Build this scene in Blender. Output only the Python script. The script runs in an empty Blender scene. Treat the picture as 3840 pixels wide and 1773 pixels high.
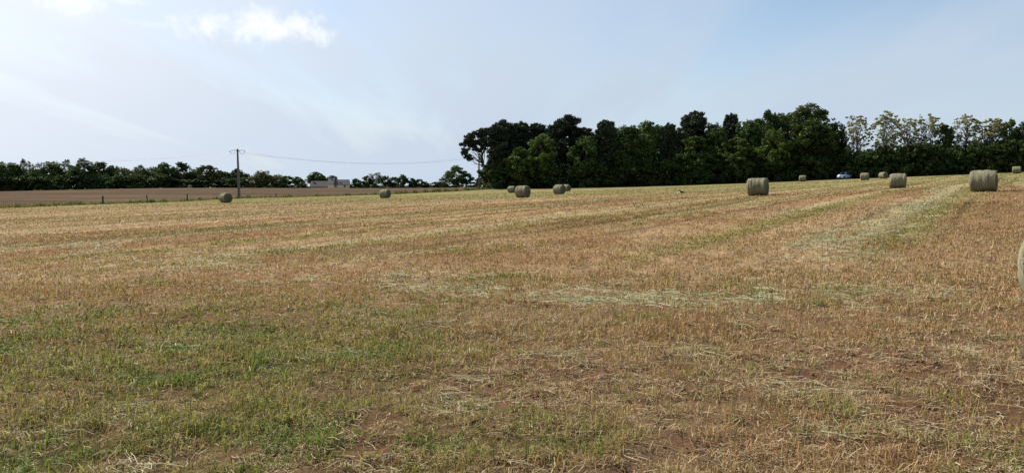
import bpy, math
import numpy as np
from mathutils import Vector, Matrix
R = math.radians
scene = bpy.context.scene

# ------------------------------------------------------------------ camera, sky, sun, exposure
FPX, CX, CY = 2957.0, 1920.0, 886.5           # focal length and centre in photo pixels (3840 x 1773)
EYE, PITCH = 1.6, R(3.80)
cam_data = bpy.data.cameras.new("camera")
cam_data.sensor_width = 36.0
cam_data.lens = 36.0 * FPX / 3840.0
cam_data.clip_start, cam_data.clip_end = 0.1, 6000
cam = bpy.data.objects.new("camera", cam_data)
scene.collection.objects.link(cam)
cam.location = (0, 0, EYE)
cam.rotation_euler = (R(90) - PITCH, 0, 0)
scene.camera = cam

SUN_AZ, SUN_EL = R(-54), R(39)                # azimuth from the view direction, to the left
SUN = Vector((math.sin(SUN_AZ) * math.cos(SUN_EL), math.cos(SUN_AZ) * math.cos(SUN_EL), math.sin(SUN_EL)))
sun_data = bpy.data.lights.new("sun", 'SUN')
sun_data.energy, sun_data.angle, sun_data.color = 5.0, R(0.6), (1.0, 0.95, 0.87)
sun = bpy.data.objects.new("sun", sun_data)
scene.collection.objects.link(sun)
sun.rotation_euler = SUN.to_track_quat('Z', 'Y').to_euler()

world = bpy.data.worlds.new("World")
scene.world = world
world.use_nodes = True


class NT:
    """Small helper round a node tree."""
    def __init__(s, tree):
        s.t = tree
        tree.nodes.clear()

    def n(s, kind, **kw):
        nd = s.t.nodes.new(kind)
        for k, v in kw.items():
            if k.startswith('i_'):
                key = k[2:]
                key = int(key) if key.isdigit() else key
                s.put(nd.inputs[key], v)
            else:
                setattr(nd, k, v)
        return nd

    def put(s, sock, v):
        if isinstance(v, bpy.types.NodeSocket):
            s.t.links.new(v, sock)
        else:
            sock.default_value = v

    def math(s, op, a, b=0.0, c=0.0, clamp=False):
        nd = s.n('ShaderNodeMath', operation=op, use_clamp=clamp)
        s.put(nd.inputs[0], a); s.put(nd.inputs[1], b); s.put(nd.inputs[2], c)
        return nd.outputs[0]

    def vmath(s, op, a, b=(0, 0, 0)):
        nd = s.n('ShaderNodeVectorMath', operation=op)
        s.put(nd.inputs[0], a); s.put(nd.inputs[1], b)
        return nd.outputs['Value'] if op in ('DOT_PRODUCT', 'LENGTH') else nd.outputs[0]

    def mix(s, fac, a, b, blend='MIX'):
        nd = s.n('ShaderNodeMix', data_type='RGBA', blend_type=blend)
        s.put(nd.inputs[0], fac); s.put(nd.inputs[6], a); s.put(nd.inputs[7], b)
        return nd.outputs[2]

    def noise(s, vec, scale, detail=4.0, rough=0.55, dist=0.0):
        nd = s.n('ShaderNodeTexNoise', noise_dimensions='3D')
        s.put(nd.inputs['Vector'], vec)
        nd.inputs['Scale'].default_value = scale
        nd.inputs['Detail'].default_value = detail
        nd.inputs['Roughness'].default_value = rough
        nd.inputs['Distortion'].default_value = dist
        return nd.outputs[0]

    def rng(s, v, a, b, c=0.0, d=1.0, smooth=False):
        nd = s.n('ShaderNodeMapRange', interpolation_type='SMOOTHSTEP' if smooth else 'LINEAR')
        nd.clamp = True
        s.put(nd.inputs[0], v)
        for i, x in enumerate((a, b, c, d)):
            s.put(nd.inputs[i + 1], x)
        return nd.outputs[0]

    def mapping(s, vec, loc=(0, 0, 0), rot=(0, 0, 0), scale=(1, 1, 1)):
        nd = s.n('ShaderNodeMapping')
        s.put(nd.inputs[0], vec)
        nd.inputs[1].default_value, nd.inputs[2].default_value, nd.inputs[3].default_value = loc, rot, scale
        return nd.outputs[0]

    def link(s, a, b):
        s.t.links.new(a, b)


def dirv(px, row):
    """World direction of a photo pixel (used to give clouds their bearing and height)."""
    x, u = (px - CX) / FPX, (CY - row) / FPX
    F = Vector((0, math.cos(PITCH), -math.sin(PITCH)))
    U = Vector((0, math.sin(PITCH), math.cos(PITCH)))
    return (Vector((1, 0, 0)) * x + U * u + F).normalized()


def build_world():
    w = NT(world.node_tree)
    sky = w.n('ShaderNodeTexSky', sky_type='NISHITA')
    sky.sun_disc = False
    sky.sun_elevation = SUN_EL
    sky.sun_rotation = SUN_AZ
    sky.altitude, sky.air_density, sky.dust_density, sky.ozone_density = 50, 1.0, 0.6, 1.5
    d = w.vmath('NORMALIZE', w.n('ShaderNodeTexCoord').outputs['Generated'])
    sp = w.n('ShaderNodeSeparateXYZ'); w.link(d, sp.inputs[0])
    z = w.math('ADD', w.math('MAXIMUM', sp.outputs[2], 0.0), 0.11)
    cb = w.n('ShaderNodeCombineXYZ')
    w.put(cb.inputs[0], w.math('DIVIDE', sp.outputs[0], z))
    w.put(cb.inputs[1], w.math('DIVIDE', sp.outputs[1], z))
    plane = cb.outputs[0]
    band = w.noise(w.mapping(plane, (3.1, 1.7, 0.0), (0, 0, R(9)), (0.95, 0.16, 1)), 1.0, 3.0, 0.5, 0.5)
    band2 = w.noise(w.mapping(plane, (7.3, 0.4, 2.0), (0, 0, R(13)), (2.2, 0.32, 1)), 1.0, 5.0, 0.55, 0.6)
    cir = w.math('ADD', w.math('MULTIPLY', band, 0.60), w.math('MULTIPLY', band2, 0.40))
    cir = w.rng(cir, 0.30, 0.72, 0.0, 1.0, True)
    # thin cirrus: brighter round the sun, as forward scattering makes it
    toward = w.math('MAXIMUM', w.vmath('DOT_PRODUCT', d, tuple(SUN)), 0.0)
    glow = w.math('MULTIPLY', w.math('POWER', toward, 5.0), 1.9, clamp=True)
    ccol = w.mix(w.math('MULTIPLY', glow, 1.0, clamp=True), (3.95, 4.68, 5.60, 1), (7.3, 7.5, 8.0, 1))
    veil = w.math('MULTIPLY', w.math('ADD', w.math('MULTIPLY', cir, 0.72), w.rng(sp.outputs[2], 0.0, 0.20, 0.84, 0.13)), 1.0, clamp=True)
    veil = w.math('ADD', veil, w.math('MULTIPLY', glow, 0.45), clamp=True)
    col = w.mix(veil, sky.outputs[0], ccol)
    # three fair-weather clouds at their own bearings
    lump = w.noise(d, 26.0, 6.0, 0.62, 0.3)
    fine = w.noise(d, 70.0, 5.0, 0.6, 0.2)
    for (px, row, wx, wy, amt) in ((965, 98, 0.085, 0.024, 1.0), (1195, 128, 0.040, 0.013, 0.62), (250, 10, 0.050, 0.022, 0.62),
                                   (475, 6, 0.03, 0.006, 0.5), (510, 88, 0.03, 0.006, 0.3)):
        c = dirv(px, row)
        rt = Vector((c.y, -c.x, 0)).normalized()
        up = rt.cross(c).normalized()
        dx = w.math('DIVIDE', w.vmath('DOT_PRODUCT', d, tuple(rt)), wx)
        dy = w.math('DIVIDE', w.vmath('DOT_PRODUCT', d, tuple(up)), wy)
        front = w.rng(w.vmath('DOT_PRODUCT', d, tuple(c)), 0.5, 0.6)
        rr = w.math('SQRT', w.math('ADD', w.math('MULTIPLY', dx, dx), w.math('MULTIPLY', dy, dy)))
        e = w.math('ADD', w.math('SUBTRACT', 1.0, rr), w.math('MULTIPLY', w.math('SUBTRACT', lump, 0.5), 2.8))
        e = w.math('ADD', e, w.math('MULTIPLY', w.math('SUBTRACT', fine, 0.5), 0.9))
        m = w.math('MULTIPLY', w.math('MULTIPLY', w.rng(e, -0.1, 1.25, 0, 1, True), front), amt)
        col = w.mix(m, col, (7.6, 7.8, 8.1, 1))
    bg = w.n('ShaderNodeBackground')
    w.link(col, bg.inputs[0])
    bg.inputs[1].default_value = 0.081
    w.link(bg.outputs[0], w.n('ShaderNodeOutputWorld').inputs[0])


build_world()
vs = scene.view_settings
vs.view_transform, vs.look, vs.gamma, vs.exposure = 'Standard', 'None', 1.0, 0.80
vs.use_curve_mapping = False
scene.render.engine = 'CYCLES'
scene.cycles.max_bounces = 5
scene.cycles.diffuse_bounces = 3
scene.cycles.glossy_bounces = 2
scene.cycles.transmission_bounces = 2
scene.cycles.sample_clamp_indirect = 4.0
scene.cycles.use_denoising = False

# ------------------------------------------------------------------ helpers
col_root = scene.collection
rng = np.random.default_rng(7)


def at(px, row, d):
    """Point seen at a photo pixel at depth d metres."""
    F = np.array([0, math.cos(PITCH), -math.sin(PITCH)])
    U = np.array([0, math.sin(PITCH), math.cos(PITCH)])
    return np.array([(px - CX) / FPX * d, 0, EYE]) * 1.0 + F * d + U * ((CY - row) / FPX * d)


def ground_xy(px, d):
    """Plan position at depth d along the bearing of a photo column."""
    y = d * math.cos(PITCH)
    return (px - CX) / FPX * d, y


_T = np.random.default_rng(99).random((256, 256))


def vnoise(x, y, s=0):
    x = np.asarray(x, float) + s * 17.37; y = np.asarray(y, float) + s * 41.11
    xi = np.floor(x).astype(int); yi = np.floor(y).astype(int)
    fx = x - xi; fy = y - yi
    fx = fx * fx * (3 - 2 * fx); fy = fy * fy * (3 - 2 * fy)
    a = _T[xi & 255, yi & 255]; b = _T[(xi + 1) & 255, yi & 255]
    c = _T[xi & 255, (yi + 1) & 255]; e = _T[(xi + 1) & 255, (yi + 1) & 255]
    return (a * (1 - fx) + b * fx) * (1 - fy) + (c * (1 - fx) + e * fx) * fy


def fbm(x, y, s=0, o=4):
    t = 0; a = 0.5; n = 0
    for k in range(o):
        t = t + a * vnoise(x * 2 ** k, y * 2 ** k, s + k * 3); n += a; a *= 0.5
    return t / n


def sstep(x, a, b):
    t = np.clip((x - a) / (b - a), 0, 1)
    return t * t * (3 - 2 * t)


def mesh_np(name, V, polys, colors=None, smooth=False):
    """polys: list of int arrays (n, k)."""
    me = bpy.data.meshes.new(name)
    V = np.ascontiguousarray(V, dtype=np.float32)
    polys = [p for p in polys if len(p)]
    loops = np.concatenate([p.ravel() for p in polys]).astype(np.int32)
    tot = np.concatenate([np.full(len(p), p.shape[1]) for p in polys]).astype(np.int32)
    start = np.concatenate([[0], np.cumsum(tot)[:-1]]).astype(np.int32)
    me.vertices.add(len(V)); me.vertices.foreach_set('co', V.ravel())
    me.loops.add(len(loops)); me.loops.foreach_set('vertex_index', loops)
    me.polygons.add(len(tot))
    me.polygons.foreach_set('loop_start', start)
    try:
        me.polygons.foreach_set('loop_total', tot)
    except Exception:
        pass
    if smooth:
        me.polygons.foreach_set('use_smooth', np.ones(len(tot), dtype=bool))
    if colors is not None:
        ca = me.color_attributes.new('Col', 'FLOAT_COLOR', 'POINT')
        C = np.ones((len(V), 4), np.float32); C[:, :3] = colors
        ca.data.foreach_set('color', C.ravel())
    me.update(calc_edges=True)
    return me


def obj(name, me, mat=None, parent=None, loc=None):
    o = bpy.data.objects.new(name, me)
    col_root.objects.link(o)
    if mat is not None and me is not None and not me.materials:
        me.materials.append(mat)
    if parent is not None:
        o.parent = parent
    if loc is not None:
        o.location = loc
    return o


def tag(o, label=None, cat=None, group=None, kind=None):
    if label: o['label'] = label
    if cat: o['category'] = cat
    if group: o['group'] = group
    if kind: o['kind'] = kind
    return o


def empty(name, loc=(0, 0, 0), rot=(0, 0, 0)):
    o = obj(name, None, loc=loc)
    o.rotation_euler = rot
    o.empty_display_size = 0.2
    return o


class MB:
    """Collects simple solids into one mesh."""
    def __init__(s):
        s.V = []; s.F = []; s.n = 0

    def add(s, V, F):
        V = [tuple(map(float, v)) for v in V]
        s.F += [tuple(i + s.n for i in f) for f in F]
        s.V += V; s.n += len(V)

    def box(s, c, h, M=None):
        V = [Vector((c[0] + sx * h[0], c[1] + sy * h[1], c[2] + sz * h[2])) for sx in (-1, 1) for sy in (-1, 1) for sz in (-1, 1)]
        if M: V = [M @ v for v in V]
        s.add(V, [(0, 1, 3, 2), (4, 6, 7, 5), (0, 4, 5, 1), (2, 3, 7, 6), (0, 2, 6, 4), (1, 5, 7, 3)])

    def tube(s, P, rad, k=6, cap=True):
        P = [Vector(p) for p in P]
        if not hasattr(rad, '__len__'): rad = [rad] * len(P)
        V = []
        for i, p in enumerate(P):
            t = (P[min(i + 1, len(P) - 1)] - P[max(i - 1, 0)]).normalized()
            a = t.cross(Vector((0.3, 0.9, 0.1)) if abs(t.y) < 0.9 else Vector((1, 0, 0))).normalized()
            b = t.cross(a)
            V += [p + (a * math.cos(j * 2 * math.pi / k) + b * math.sin(j * 2 * math.pi / k)) * rad[i] for j in range(k)]
        F = [(i * k + j, i * k + (j + 1) % k, (i + 1) * k + (j + 1) % k, (i + 1) * k + j) for i in range(len(P) - 1) for j in range(k)]
        if cap:
            F += [tuple(range(k))[::-1], tuple((len(P) - 1) * k + j for j in range(k))]
        s.add(V, F)

    def poly(s, V, F):
        s.add(V, F)

    def mesh(s, name, smooth=False):
        me = bpy.data.meshes.new(name)
        me.from_pydata(s.V, [], s.F)
        if smooth:
            me.polygons.foreach_set('use_smooth', np.ones(len(me.polygons), dtype=bool))
        me.update()
        return me

    def build(s, name, mat, parent=None, smooth=False):
        return obj(name, s.mesh(name, smooth), mat, parent)


# ------------------------------------------------------------------ materials
MATS = {}


def mat_plain(name, colr, rough=0.7, var=0.12, scale=6.0, metal=0.0, bump=0.0, spec=0.3):
    if name in MATS: return MATS[name]
    m = bpy.data.materials.new(name); m.use_nodes = True
    t = NT(m.node_tree)
    tc = t.n('ShaderNodeTexCoord').outputs['Object']
    nz = t.noise(tc, scale, 5.0, 0.6)
    k = t.rng(nz, 0.3, 0.7, 1 - var, 1 + var)
    c = t.vmath('MULTIPLY', (colr[0], colr[1], colr[2]), t.n('ShaderNodeCombineXYZ', i_0=k, i_1=k, i_2=k).outputs[0])
    p = t.n('ShaderNodeBsdfPrincipled')
    t.link(c, p.inputs['Base Color'])
    p.inputs['Roughness'].default_value = rough
    p.inputs['Metallic'].default_value = metal
    p.inputs['Specular IOR Level'].default_value = spec
    if bump:
        b = t.n('ShaderNodeBump'); b.inputs['Strength'].default_value = bump; b.inputs['Distance'].default_value = 0.02
        t.link(nz, b.inputs['Height']); t.link(b.outputs[0], p.inputs['Normal'])
    t.link(p.outputs[0], t.n('ShaderNodeOutputMaterial').inputs[0])
    MATS[name] = m
    return m


def mat_leaf(name, trans=0.28, gain=(1, 1, 1), rough=0.6, spec=0.07, vary=0.0):
    """Blades and leaves: colour from the piece itself, light passes through in part."""
    m = bpy.data.materials.new(name); m.use_nodes = True
    t = NT(m.node_tree)
    c = t.n('ShaderNodeVertexColor', layer_name='Col').outputs[0]
    c = t.vmath('MULTIPLY', c, tuple(0.72 * g for g in gain))
    if vary:                                    # no two trees are quite the same green
        rd = t.n('ShaderNodeObjectInfo').outputs['Random']
        r2 = t.math('FRACT', t.math('MULTIPLY', rd, 7.31))
        k = t.rng(rd, 0, 1, 1 - vary, 1 + 1.15 * vary)
        c = t.vmath('MULTIPLY', c, t.n('ShaderNodeCombineXYZ', i_0=t.math('MULTIPLY', k, t.rng(r2, 0, 1, 0.86, 1.12)), i_1=k, i_2=k).outputs[0])
    p = t.n('ShaderNodeBsdfPrincipled')
    t.link(c, p.inputs['Base Color'])
    p.inputs['Roughness'].default_value = rough
    p.inputs['Specular IOR Level'].default_value = spec
    tr = t.n('ShaderNodeBsdfTranslucent'); t.link(t.vmath('MULTIPLY', c, (1.15, 1.2, 0.7)), tr.inputs[0])
    mx = t.n('ShaderNodeMixShader'); mx.inputs[0].default_value = trans
    t.link(p.outputs[0], mx.inputs[1]); t.link(tr.outputs[0], mx.inputs[2])
    t.link(mx.outputs[0], t.n('ShaderNodeOutputMaterial').inputs[0])
    return m


def mat_ground(name, bump_d, scales, amt, stripe=None):
    m = bpy.data.materials.new(name); m.use_nodes = True
    t = NT(m.node_tree)
    tc = t.n('ShaderNodeTexCoord').outputs['Object']
    c = t.vmath('MULTIPLY', t.n('ShaderNodeVertexColor', layer_name='Col').outputs[0], (0.72, 0.72, 0.72))
    h = None
    for sc, a in zip(scales, amt):
        nz = t.noise(tc, sc, 4.0, 0.65, 0.4)
        k = t.rng(nz, 0.25, 0.75, 1 - a, 1 + a)
        c = t.vmath('MULTIPLY', c, t.n('ShaderNodeCombineXYZ', i_0=k, i_1=k, i_2=k).outputs[0])
        h = nz if h is None else t.math('ADD', h, nz)
    if stripe:
        ang, sx, sy, a = stripe
        nz = t.noise(t.mapping(tc, (0, 0, 0), (0, 0, ang), (sx, sy, 1)), 1.0, 5.0, 0.6, 0.2)
        k = t.rng(nz, 0.3, 0.7, 1 - a, 1 + a)
        c = t.vmath('MULTIPLY', c, t.n('ShaderNodeCombineXYZ', i_0=k, i_1=k, i_2=k).outputs[0])
        h = t.math('ADD', h, nz)
    p = t.n('ShaderNodeBsdfPrincipled')
    t.link(c, p.inputs['Base Color'])
    p.inputs['Roughness'].default_value = 0.95
    p.inputs['Specular IOR Level'].default_value = 0.0
    b = t.n('ShaderNodeBump'); b.inputs['Strength'].default_value = 1.0; b.inputs['Distance'].default_value = bump_d
    t.link(h, b.inputs['Height']); t.link(b.outputs[0], p.inputs['Normal'])
    t.link(p.outputs[0], t.n('ShaderNodeOutputMaterial').inputs[0])
    return m


# ------------------------------------------------------------------ terrain
PTS = [(850, 760, 102), (1446, 743, 115), (1920, 723, 149), (1961, 741, 83.5), (2097, 728, 105), (2124, 717, 149),
       (2839, 734, 56.5), (3005, 681, 164), (3237, 676, 137), (3306, 670, 154), (3361, 706, 68.5), (3681, 718, 47), (3803, 651, 142),
       (390, 766, 118), (557, 760, 130), (706, 754, 138), (900, 742, 147), (1038, 742, 150), (1300, 735, 158), (1500, 728, 170),
       (1800, 712, 190), (0, 780, 108), (-300, 796, 100),
       (1863, 709, 192), (2300, 703, 184), (2800, 688, 176), (3216, 671, 170), (3393, 665, 164), (3629, 656, 158), (3840, 647, 154), (4300, 628, 150),
       (0, 719, 300), (300, 711, 300), (700, 705, 300), (1000, 706, 300), (1300, 707, 300), (1600, 707, 290), (1850, 707, 275), (-500, 731, 300)]
CTRL = [tuple(at(*p)) for p in PTS]
CTRL += [(0, 0, 0), (0, 5, 0), (0, 10, 0.0), (-6, 9, -0.13), (6.6, 9.2, 0.0), (-11, 20, -0.3), (11, 20, 0.3), (0, 32, 0.08), (-22, 40, -0.62),
         (0, -20, 0), (-20, 0, -0.5), (20, 0, 0.6), (60, 20, 2.1), (-60, 20, -1.9), (-60, 60, -1.7), (100, 60, 3.6),
         (-120, 450, -1.9), (-60, 450, -1.5), (0, 450, -1.4), (80, 320, 3.0), (180, 300, 5.0), (-300, 450, -4.5), (300, 450, 4.0),
         (0, 1000, -4), (-700, 1000, -7), (700, 1000, -2), (0, 2600, -6), (-2600, 2600, -8), (2600, 2600, -6), (-1500, 100, -8), (1500, 100, 8)]
CTRL = np.array(CTRL, float)


def _phi(dx, dy):
    r2 = dx * dx + dy * dy
    return 0.5 * r2 * np.log(r2 + 1e-9)


def _fit():
    S = 100.0
    P = CTRL[:, :2] / S; n = len(P)
    K = _phi(P[:, None, 0] - P[None, :, 0], P[:, None, 1] - P[None, :, 1]) + np.eye(n) * 0.004
    Q = np.c_[np.ones(n), P]
    A = np.block([[K, Q], [Q.T, np.zeros((3, 3))]])
    return P, np.linalg.solve(A, np.r_[CTRL[:, 2], 0, 0, 0]), S


_P, _W, _S = _fit()


def height(x, y):
    x = np.atleast_1d(np.asarray(x, float)).ravel(); y = np.atleast_1d(np.asarray(y, float)).ravel()
    out = np.empty(len(x))
    for i in range(0, len(x), 60000):
        a = x[i:i + 60000] / _S; b = y[i:i + 60000] / _S
        z = _W[-3] + _W[-2] * a + _W[-1] * b
        for k in range(len(_P)):
            z += _W[k] * _phi(a - _P[k, 0], b - _P[k, 1])
        out[i:i + 60000] = z
    return out


def hz(x, y):
    return float(height([x], [y])[0])


def relief(x, y):
    """Clods, wheel ruts and small hollows of the near ground."""
    r = (fbm(x * 1.1, y * 1.1, 3, 3) - 0.5) * 0.10 + (fbm(x * 5, y * 5, 5, 3) - 0.5) * 0.075
    s = soil_mask(x, y)
    r = r + s * (fbm(x * 13, y * 13, 8, 3) - 0.5) * 0.07
    return r * (1 - sstep(y, 30, 70))


# direction of the mowing rows: away to the right
ROW_A = R(32.4)
RU = (math.sin(ROW_A), math.cos(ROW_A)); RV = (math.cos(ROW_A), -math.sin(ROW_A))


def rows_uv(x, y):
    return x * RU[0] + y * RU[1], x * RV[0] + y * RV[1]


_MEMO = {}


def memo(f):
    """Keep the last results for the same arrays (the masks are asked for several times)."""
    def g(x, y):
        k = (f.__name__, id(x), id(y))
        if k not in _MEMO:
            _MEMO[k] = (x, y, f(x, y))
        return _MEMO[k][2]
    return g


@memo
def swaths(x, y):
    """Mower passes: green line, pale line, dark tyre line, each broken along its length."""
    u, v = rows_uv(x, y)
    w = v + (fbm(u * 0.035, v * 0.05, 17, 3) - 0.5) * 2.6
    k = np.floor(w / 4.6); ph = w / 4.6 - k
    far = sstep(y, 12, 24)
    a1 = sstep(fbm(u * 0.03, k * 7.3, 18, 3), 0.30, 0.52); a2 = sstep(fbm(u * 0.04, k * 5.1 + 3, 19, 3), 0.32, 0.54); a3 = sstep(fbm(u * 0.05, k * 3.7 + 9, 20, 2), 0.35, 0.6)
    g = np.exp(-((ph - 0.5) / 0.13) ** 2) * a1 * far
    p = np.exp(-((ph - 0.28) / 0.09) ** 2) * a2 * far
    d = (np.exp(-((ph - 0.70) / 0.045) ** 2) + np.exp(-((ph - 0.08) / 0.045) ** 2)) * a3 * far
    return g, p, np.clip(d, 0, 1)


@memo
def green_mask(x, y):
    u, v = rows_uv(x, y)
    n = fbm(x * 0.35, y * 0.35, 11, 4)
    n2 = fbm(x * 1.6, y * 1.6, 12, 3)
    left = sstep(-x - 0.16 * (y - 4.3), -1.3, 2.2) * (1 - sstep(y, 7.5, 13)) * 0.86
    n3 = fbm(x * 3.6, y * 3.6, 13, 3)
    m = np.clip(left * (0.45 + 1.1 * (n2 - 0.2)), 0, 1) * sstep(n + 0.35 * left, 0.36, 0.6) * (0.5 + 0.7 * sstep(n3, 0.36, 0.6))
    patch = sstep(n * 0.5 + n2 * 0.3 + n3 * 0.2, 0.57, 0.72) * 0.6 * (1 - sstep(y, 25, 45))
    tuft = sstep(n3, 0.68, 0.80) * 0.9 * (1 - sstep(y, 10, 16))
    side = 0.35 + 0.65 * sstep(-x - 0.1 * (y - 4.3), -2.2, 0.6) + 0.6 * sstep(y, 12, 16); side = np.clip(side, 0, 1)
    patch = patch * side; tuft = tuft * side
    # strips along the rows, further off
    w = v + (fbm(u * 0.03, v * 0.2, 14, 3) - 0.5) * 5
    s = fbm(w * 0.23, u * 0.012, 15, 3)
    strip = np.maximum(sstep(s, 0.55, 0.70) * sstep(y, 16, 40) * 0.4, swaths(x, y)[0] * 0.72)
    far = sstep(y + x * 0.35, 52, 112) * (0.72 + 0.5 * (s - 0.4))
    return np.clip(np.maximum.reduce([m, patch, tuft, strip, far]), 0, 1)


@memo
def pale_mask(x, y):
    """Left-over cut grass lying in swaths."""
    u, v = rows_uv(x, y)
    n = fbm(x * 0.8, y * 0.8, 21, 4); n2 = fbm(x * 2.4, y * 2.4, 22, 3)
    # swath across the headland, from left-far to right-near
    xs = np.array([-30, -14, -8.8, -4.7, -1.0, 2.1, 6.0, 14]); ys = np.array([33, 24, 19.8, 15.2, 12.6, 10.8, 9.6, 8.5])
    c = np.interp(x, xs, ys)
    wv = (fbm(x * 0.5, y * 0.1, 23, 2) - 0.5) * 2.2
    dist = np.abs(y - c - wv) / (0.9 + 0.10 * np.maximum(y - 9, 0))
    head = (1 - sstep(dist, 0.1, 1.8)) * sstep(n * 0.5 + n2 * 0.5, 0.42, 0.64) * 0.6
    row = (1 - sstep(np.abs(v + 2.9 + 0.02 * u), 0.5, 1.7)) * sstep(u, 14, 20) * sstep(n, 0.36, 0.55) * (1 - sstep(u, 70, 100))
    near = sstep(n2, 0.60, 0.80) * 0.22 * (1 - sstep(y, 10, 16))
    rep = swaths(x, y)[1] * 0.9
    return np.clip(np.maximum.reduce([head, row, near, rep]), 0, 1)


@memo
def soil_mask(x, y):
    n = fbm(x * 0.9, y * 0.9, 31, 4); n2 = fbm(x * 3.1, y * 3.1, 32, 3)
    zone = sstep(x + 0.25 * (y - 4), -1.6, 0.2) * (1 - sstep(y, 6.2, 9.5))
    a = sstep(n * 0.65 + n2 * 0.35 + zone * 0.17, 0.58, 0.74)
    b = sstep(n2, 0.68, 0.8) * (1 - sstep(y, 10, 20)) * 0.7
    return np.clip(np.maximum(a * (1 - sstep(y, 10, 22)), b), 0, 1) * (1 - 0.7 * green_mask(x, y))


TAN = np.array([0.362, 0.246, 0.140]); RUST = np.array([0.305, 0.180, 0.098]); SOIL = np.array([0.170, 0.096, 0.056])
GREEN = np.array([0.150, 0.150, 0.042]); FARGR = np.array([0.212, 0.214, 0.082]); PALE = np.array([0.42, 0.39, 0.235])


def field_color(x, y):
    u, v = rows_uv(x, y)
    w = v + (fbm(u * 0.03, v * 0.2, 41, 3) - 0.5) * 4
    rust = sstep(0.6 * fbm(w * 0.25, u * 0.02, 42, 3) + 0.4 * fbm(x * 0.5, y * 0.5, 43, 4), 0.42, 0.62)
    c = TAN[None] * (1 - rust[:, None]) + RUST[None] * rust[:, None]
    p = pale_mask(x, y)[:, None] * (0.25 + 0.3 * sstep(y, 15, 40)[:, None]); c = c * (1 - p) + PALE * p
    g = green_mask(x, y)[:, None]
    fg = sstep(y, 25, 70)[:, None]
    gc = GREEN * (1 - fg) + FARGR * fg
    c = c * (1 - 0.85 * g) + gc * 0.85 * g
    tr = ((1 - sstep(np.abs(v - 1.0), 1.6, 2.6)) * sstep(u, 15, 22) * (1 - sstep(u, 52, 66)))[:, None] * 0.8
    c = c * (1 - tr) + RUST * 0.72 * tr
    dk = swaths(x, y)[2][:, None] * 0.5; c = c * (1 - dk)
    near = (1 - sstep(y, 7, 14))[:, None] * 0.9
    shaded_thatch = c * 0.36 + SOIL * 0.22  # near ground colour darkened to stand for shade between the blades
    c = c * (1 - near) + shaded_thatch * near
    s = soil_mask(x, y)[:, None]; c = c * (1 - s) + SOIL * s
    k = 0.86 + 0.28 * fbm(x * 0.12, y * 0.12, 44, 3)
    k = k * (1 + (fbm(w * 1.3, u * 0.012, 46, 3) - 0.5) * 0.75 * sstep(y, 10, 20))
    return c * k[:, None]


# field boundary (verge, then the wood's edge) as plan points
BND = [ground_xy(p, d) for p, d in ((-1500, 62), (-900, 80), (-300, 99), (0, 107), (390, 118), (557, 129), (706, 137), (900, 146), (1038, 152), (1300, 161),
                                    (1500, 172), (1700, 183), (1840, 192), (2000, 192), (2300, 189), (2800, 182), (3200, 176), (3500, 169), (3840, 162), (4300, 156), (5200, 148))]
APEX = 6.0
BT = np.array([x / (y + APEX) for x, y in BND]); BY = np.array([y for x, y in BND])


def bound_y(t):
    return np.interp(t, BT, BY)


T_CORNER = ground_xy(1858, 192)[0] / (ground_xy(1858, 192)[1] + APEX)
fine_t = np.arange(-0.74, 0.7401, 0.0031)
cols_t = np.concatenate([np.linspace(-1.25, -0.75, 26), fine_t, np.linspace(0.75, 1.25, 26)])
k0 = int(np.argmin(np.abs(cols_t - T_CORNER)))
cols_t[k0] = T_CORNER


def grid(Y0, Y1, n, cols, near=False):
    """Sheet between two curves Y0(t), Y1(t), rows spaced by distance."""
    s = np.linspace(0, 1, n)
    L0 = np.log(Y0 + APEX); L1 = np.log(Y1 + APEX)
    if near:                                   # two thirds of the rows within 40 m
        ss = np.where(s < 0.72, s / 0.72 * 0.0, 0)
        Lm = np.full_like(L0, math.log(40 + APEX))
        L = np.where(s[:, None] < 0.72, L0[None] + (Lm - L0)[None] * (s[:, None] / 0.72), Lm[None] + (L1 - Lm)[None] * ((s[:, None] - 0.72) / 0.28))
    else:
        L = L0[None] + (L1 - L0)[None] * s[:, None]
    Y = np.exp(L) - APEX
    X = cols[None] * (Y + APEX)
    n2 = len(cols)
    idx = np.arange(n * n2).reshape(n, n2)
    q = np.stack([idx[:-1, :-1], idx[:-1, 1:], idx[1:, 1:], idx[1:, :-1]], -1).reshape(-1, 4)
    return X.ravel(), Y.ravel(), q


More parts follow.
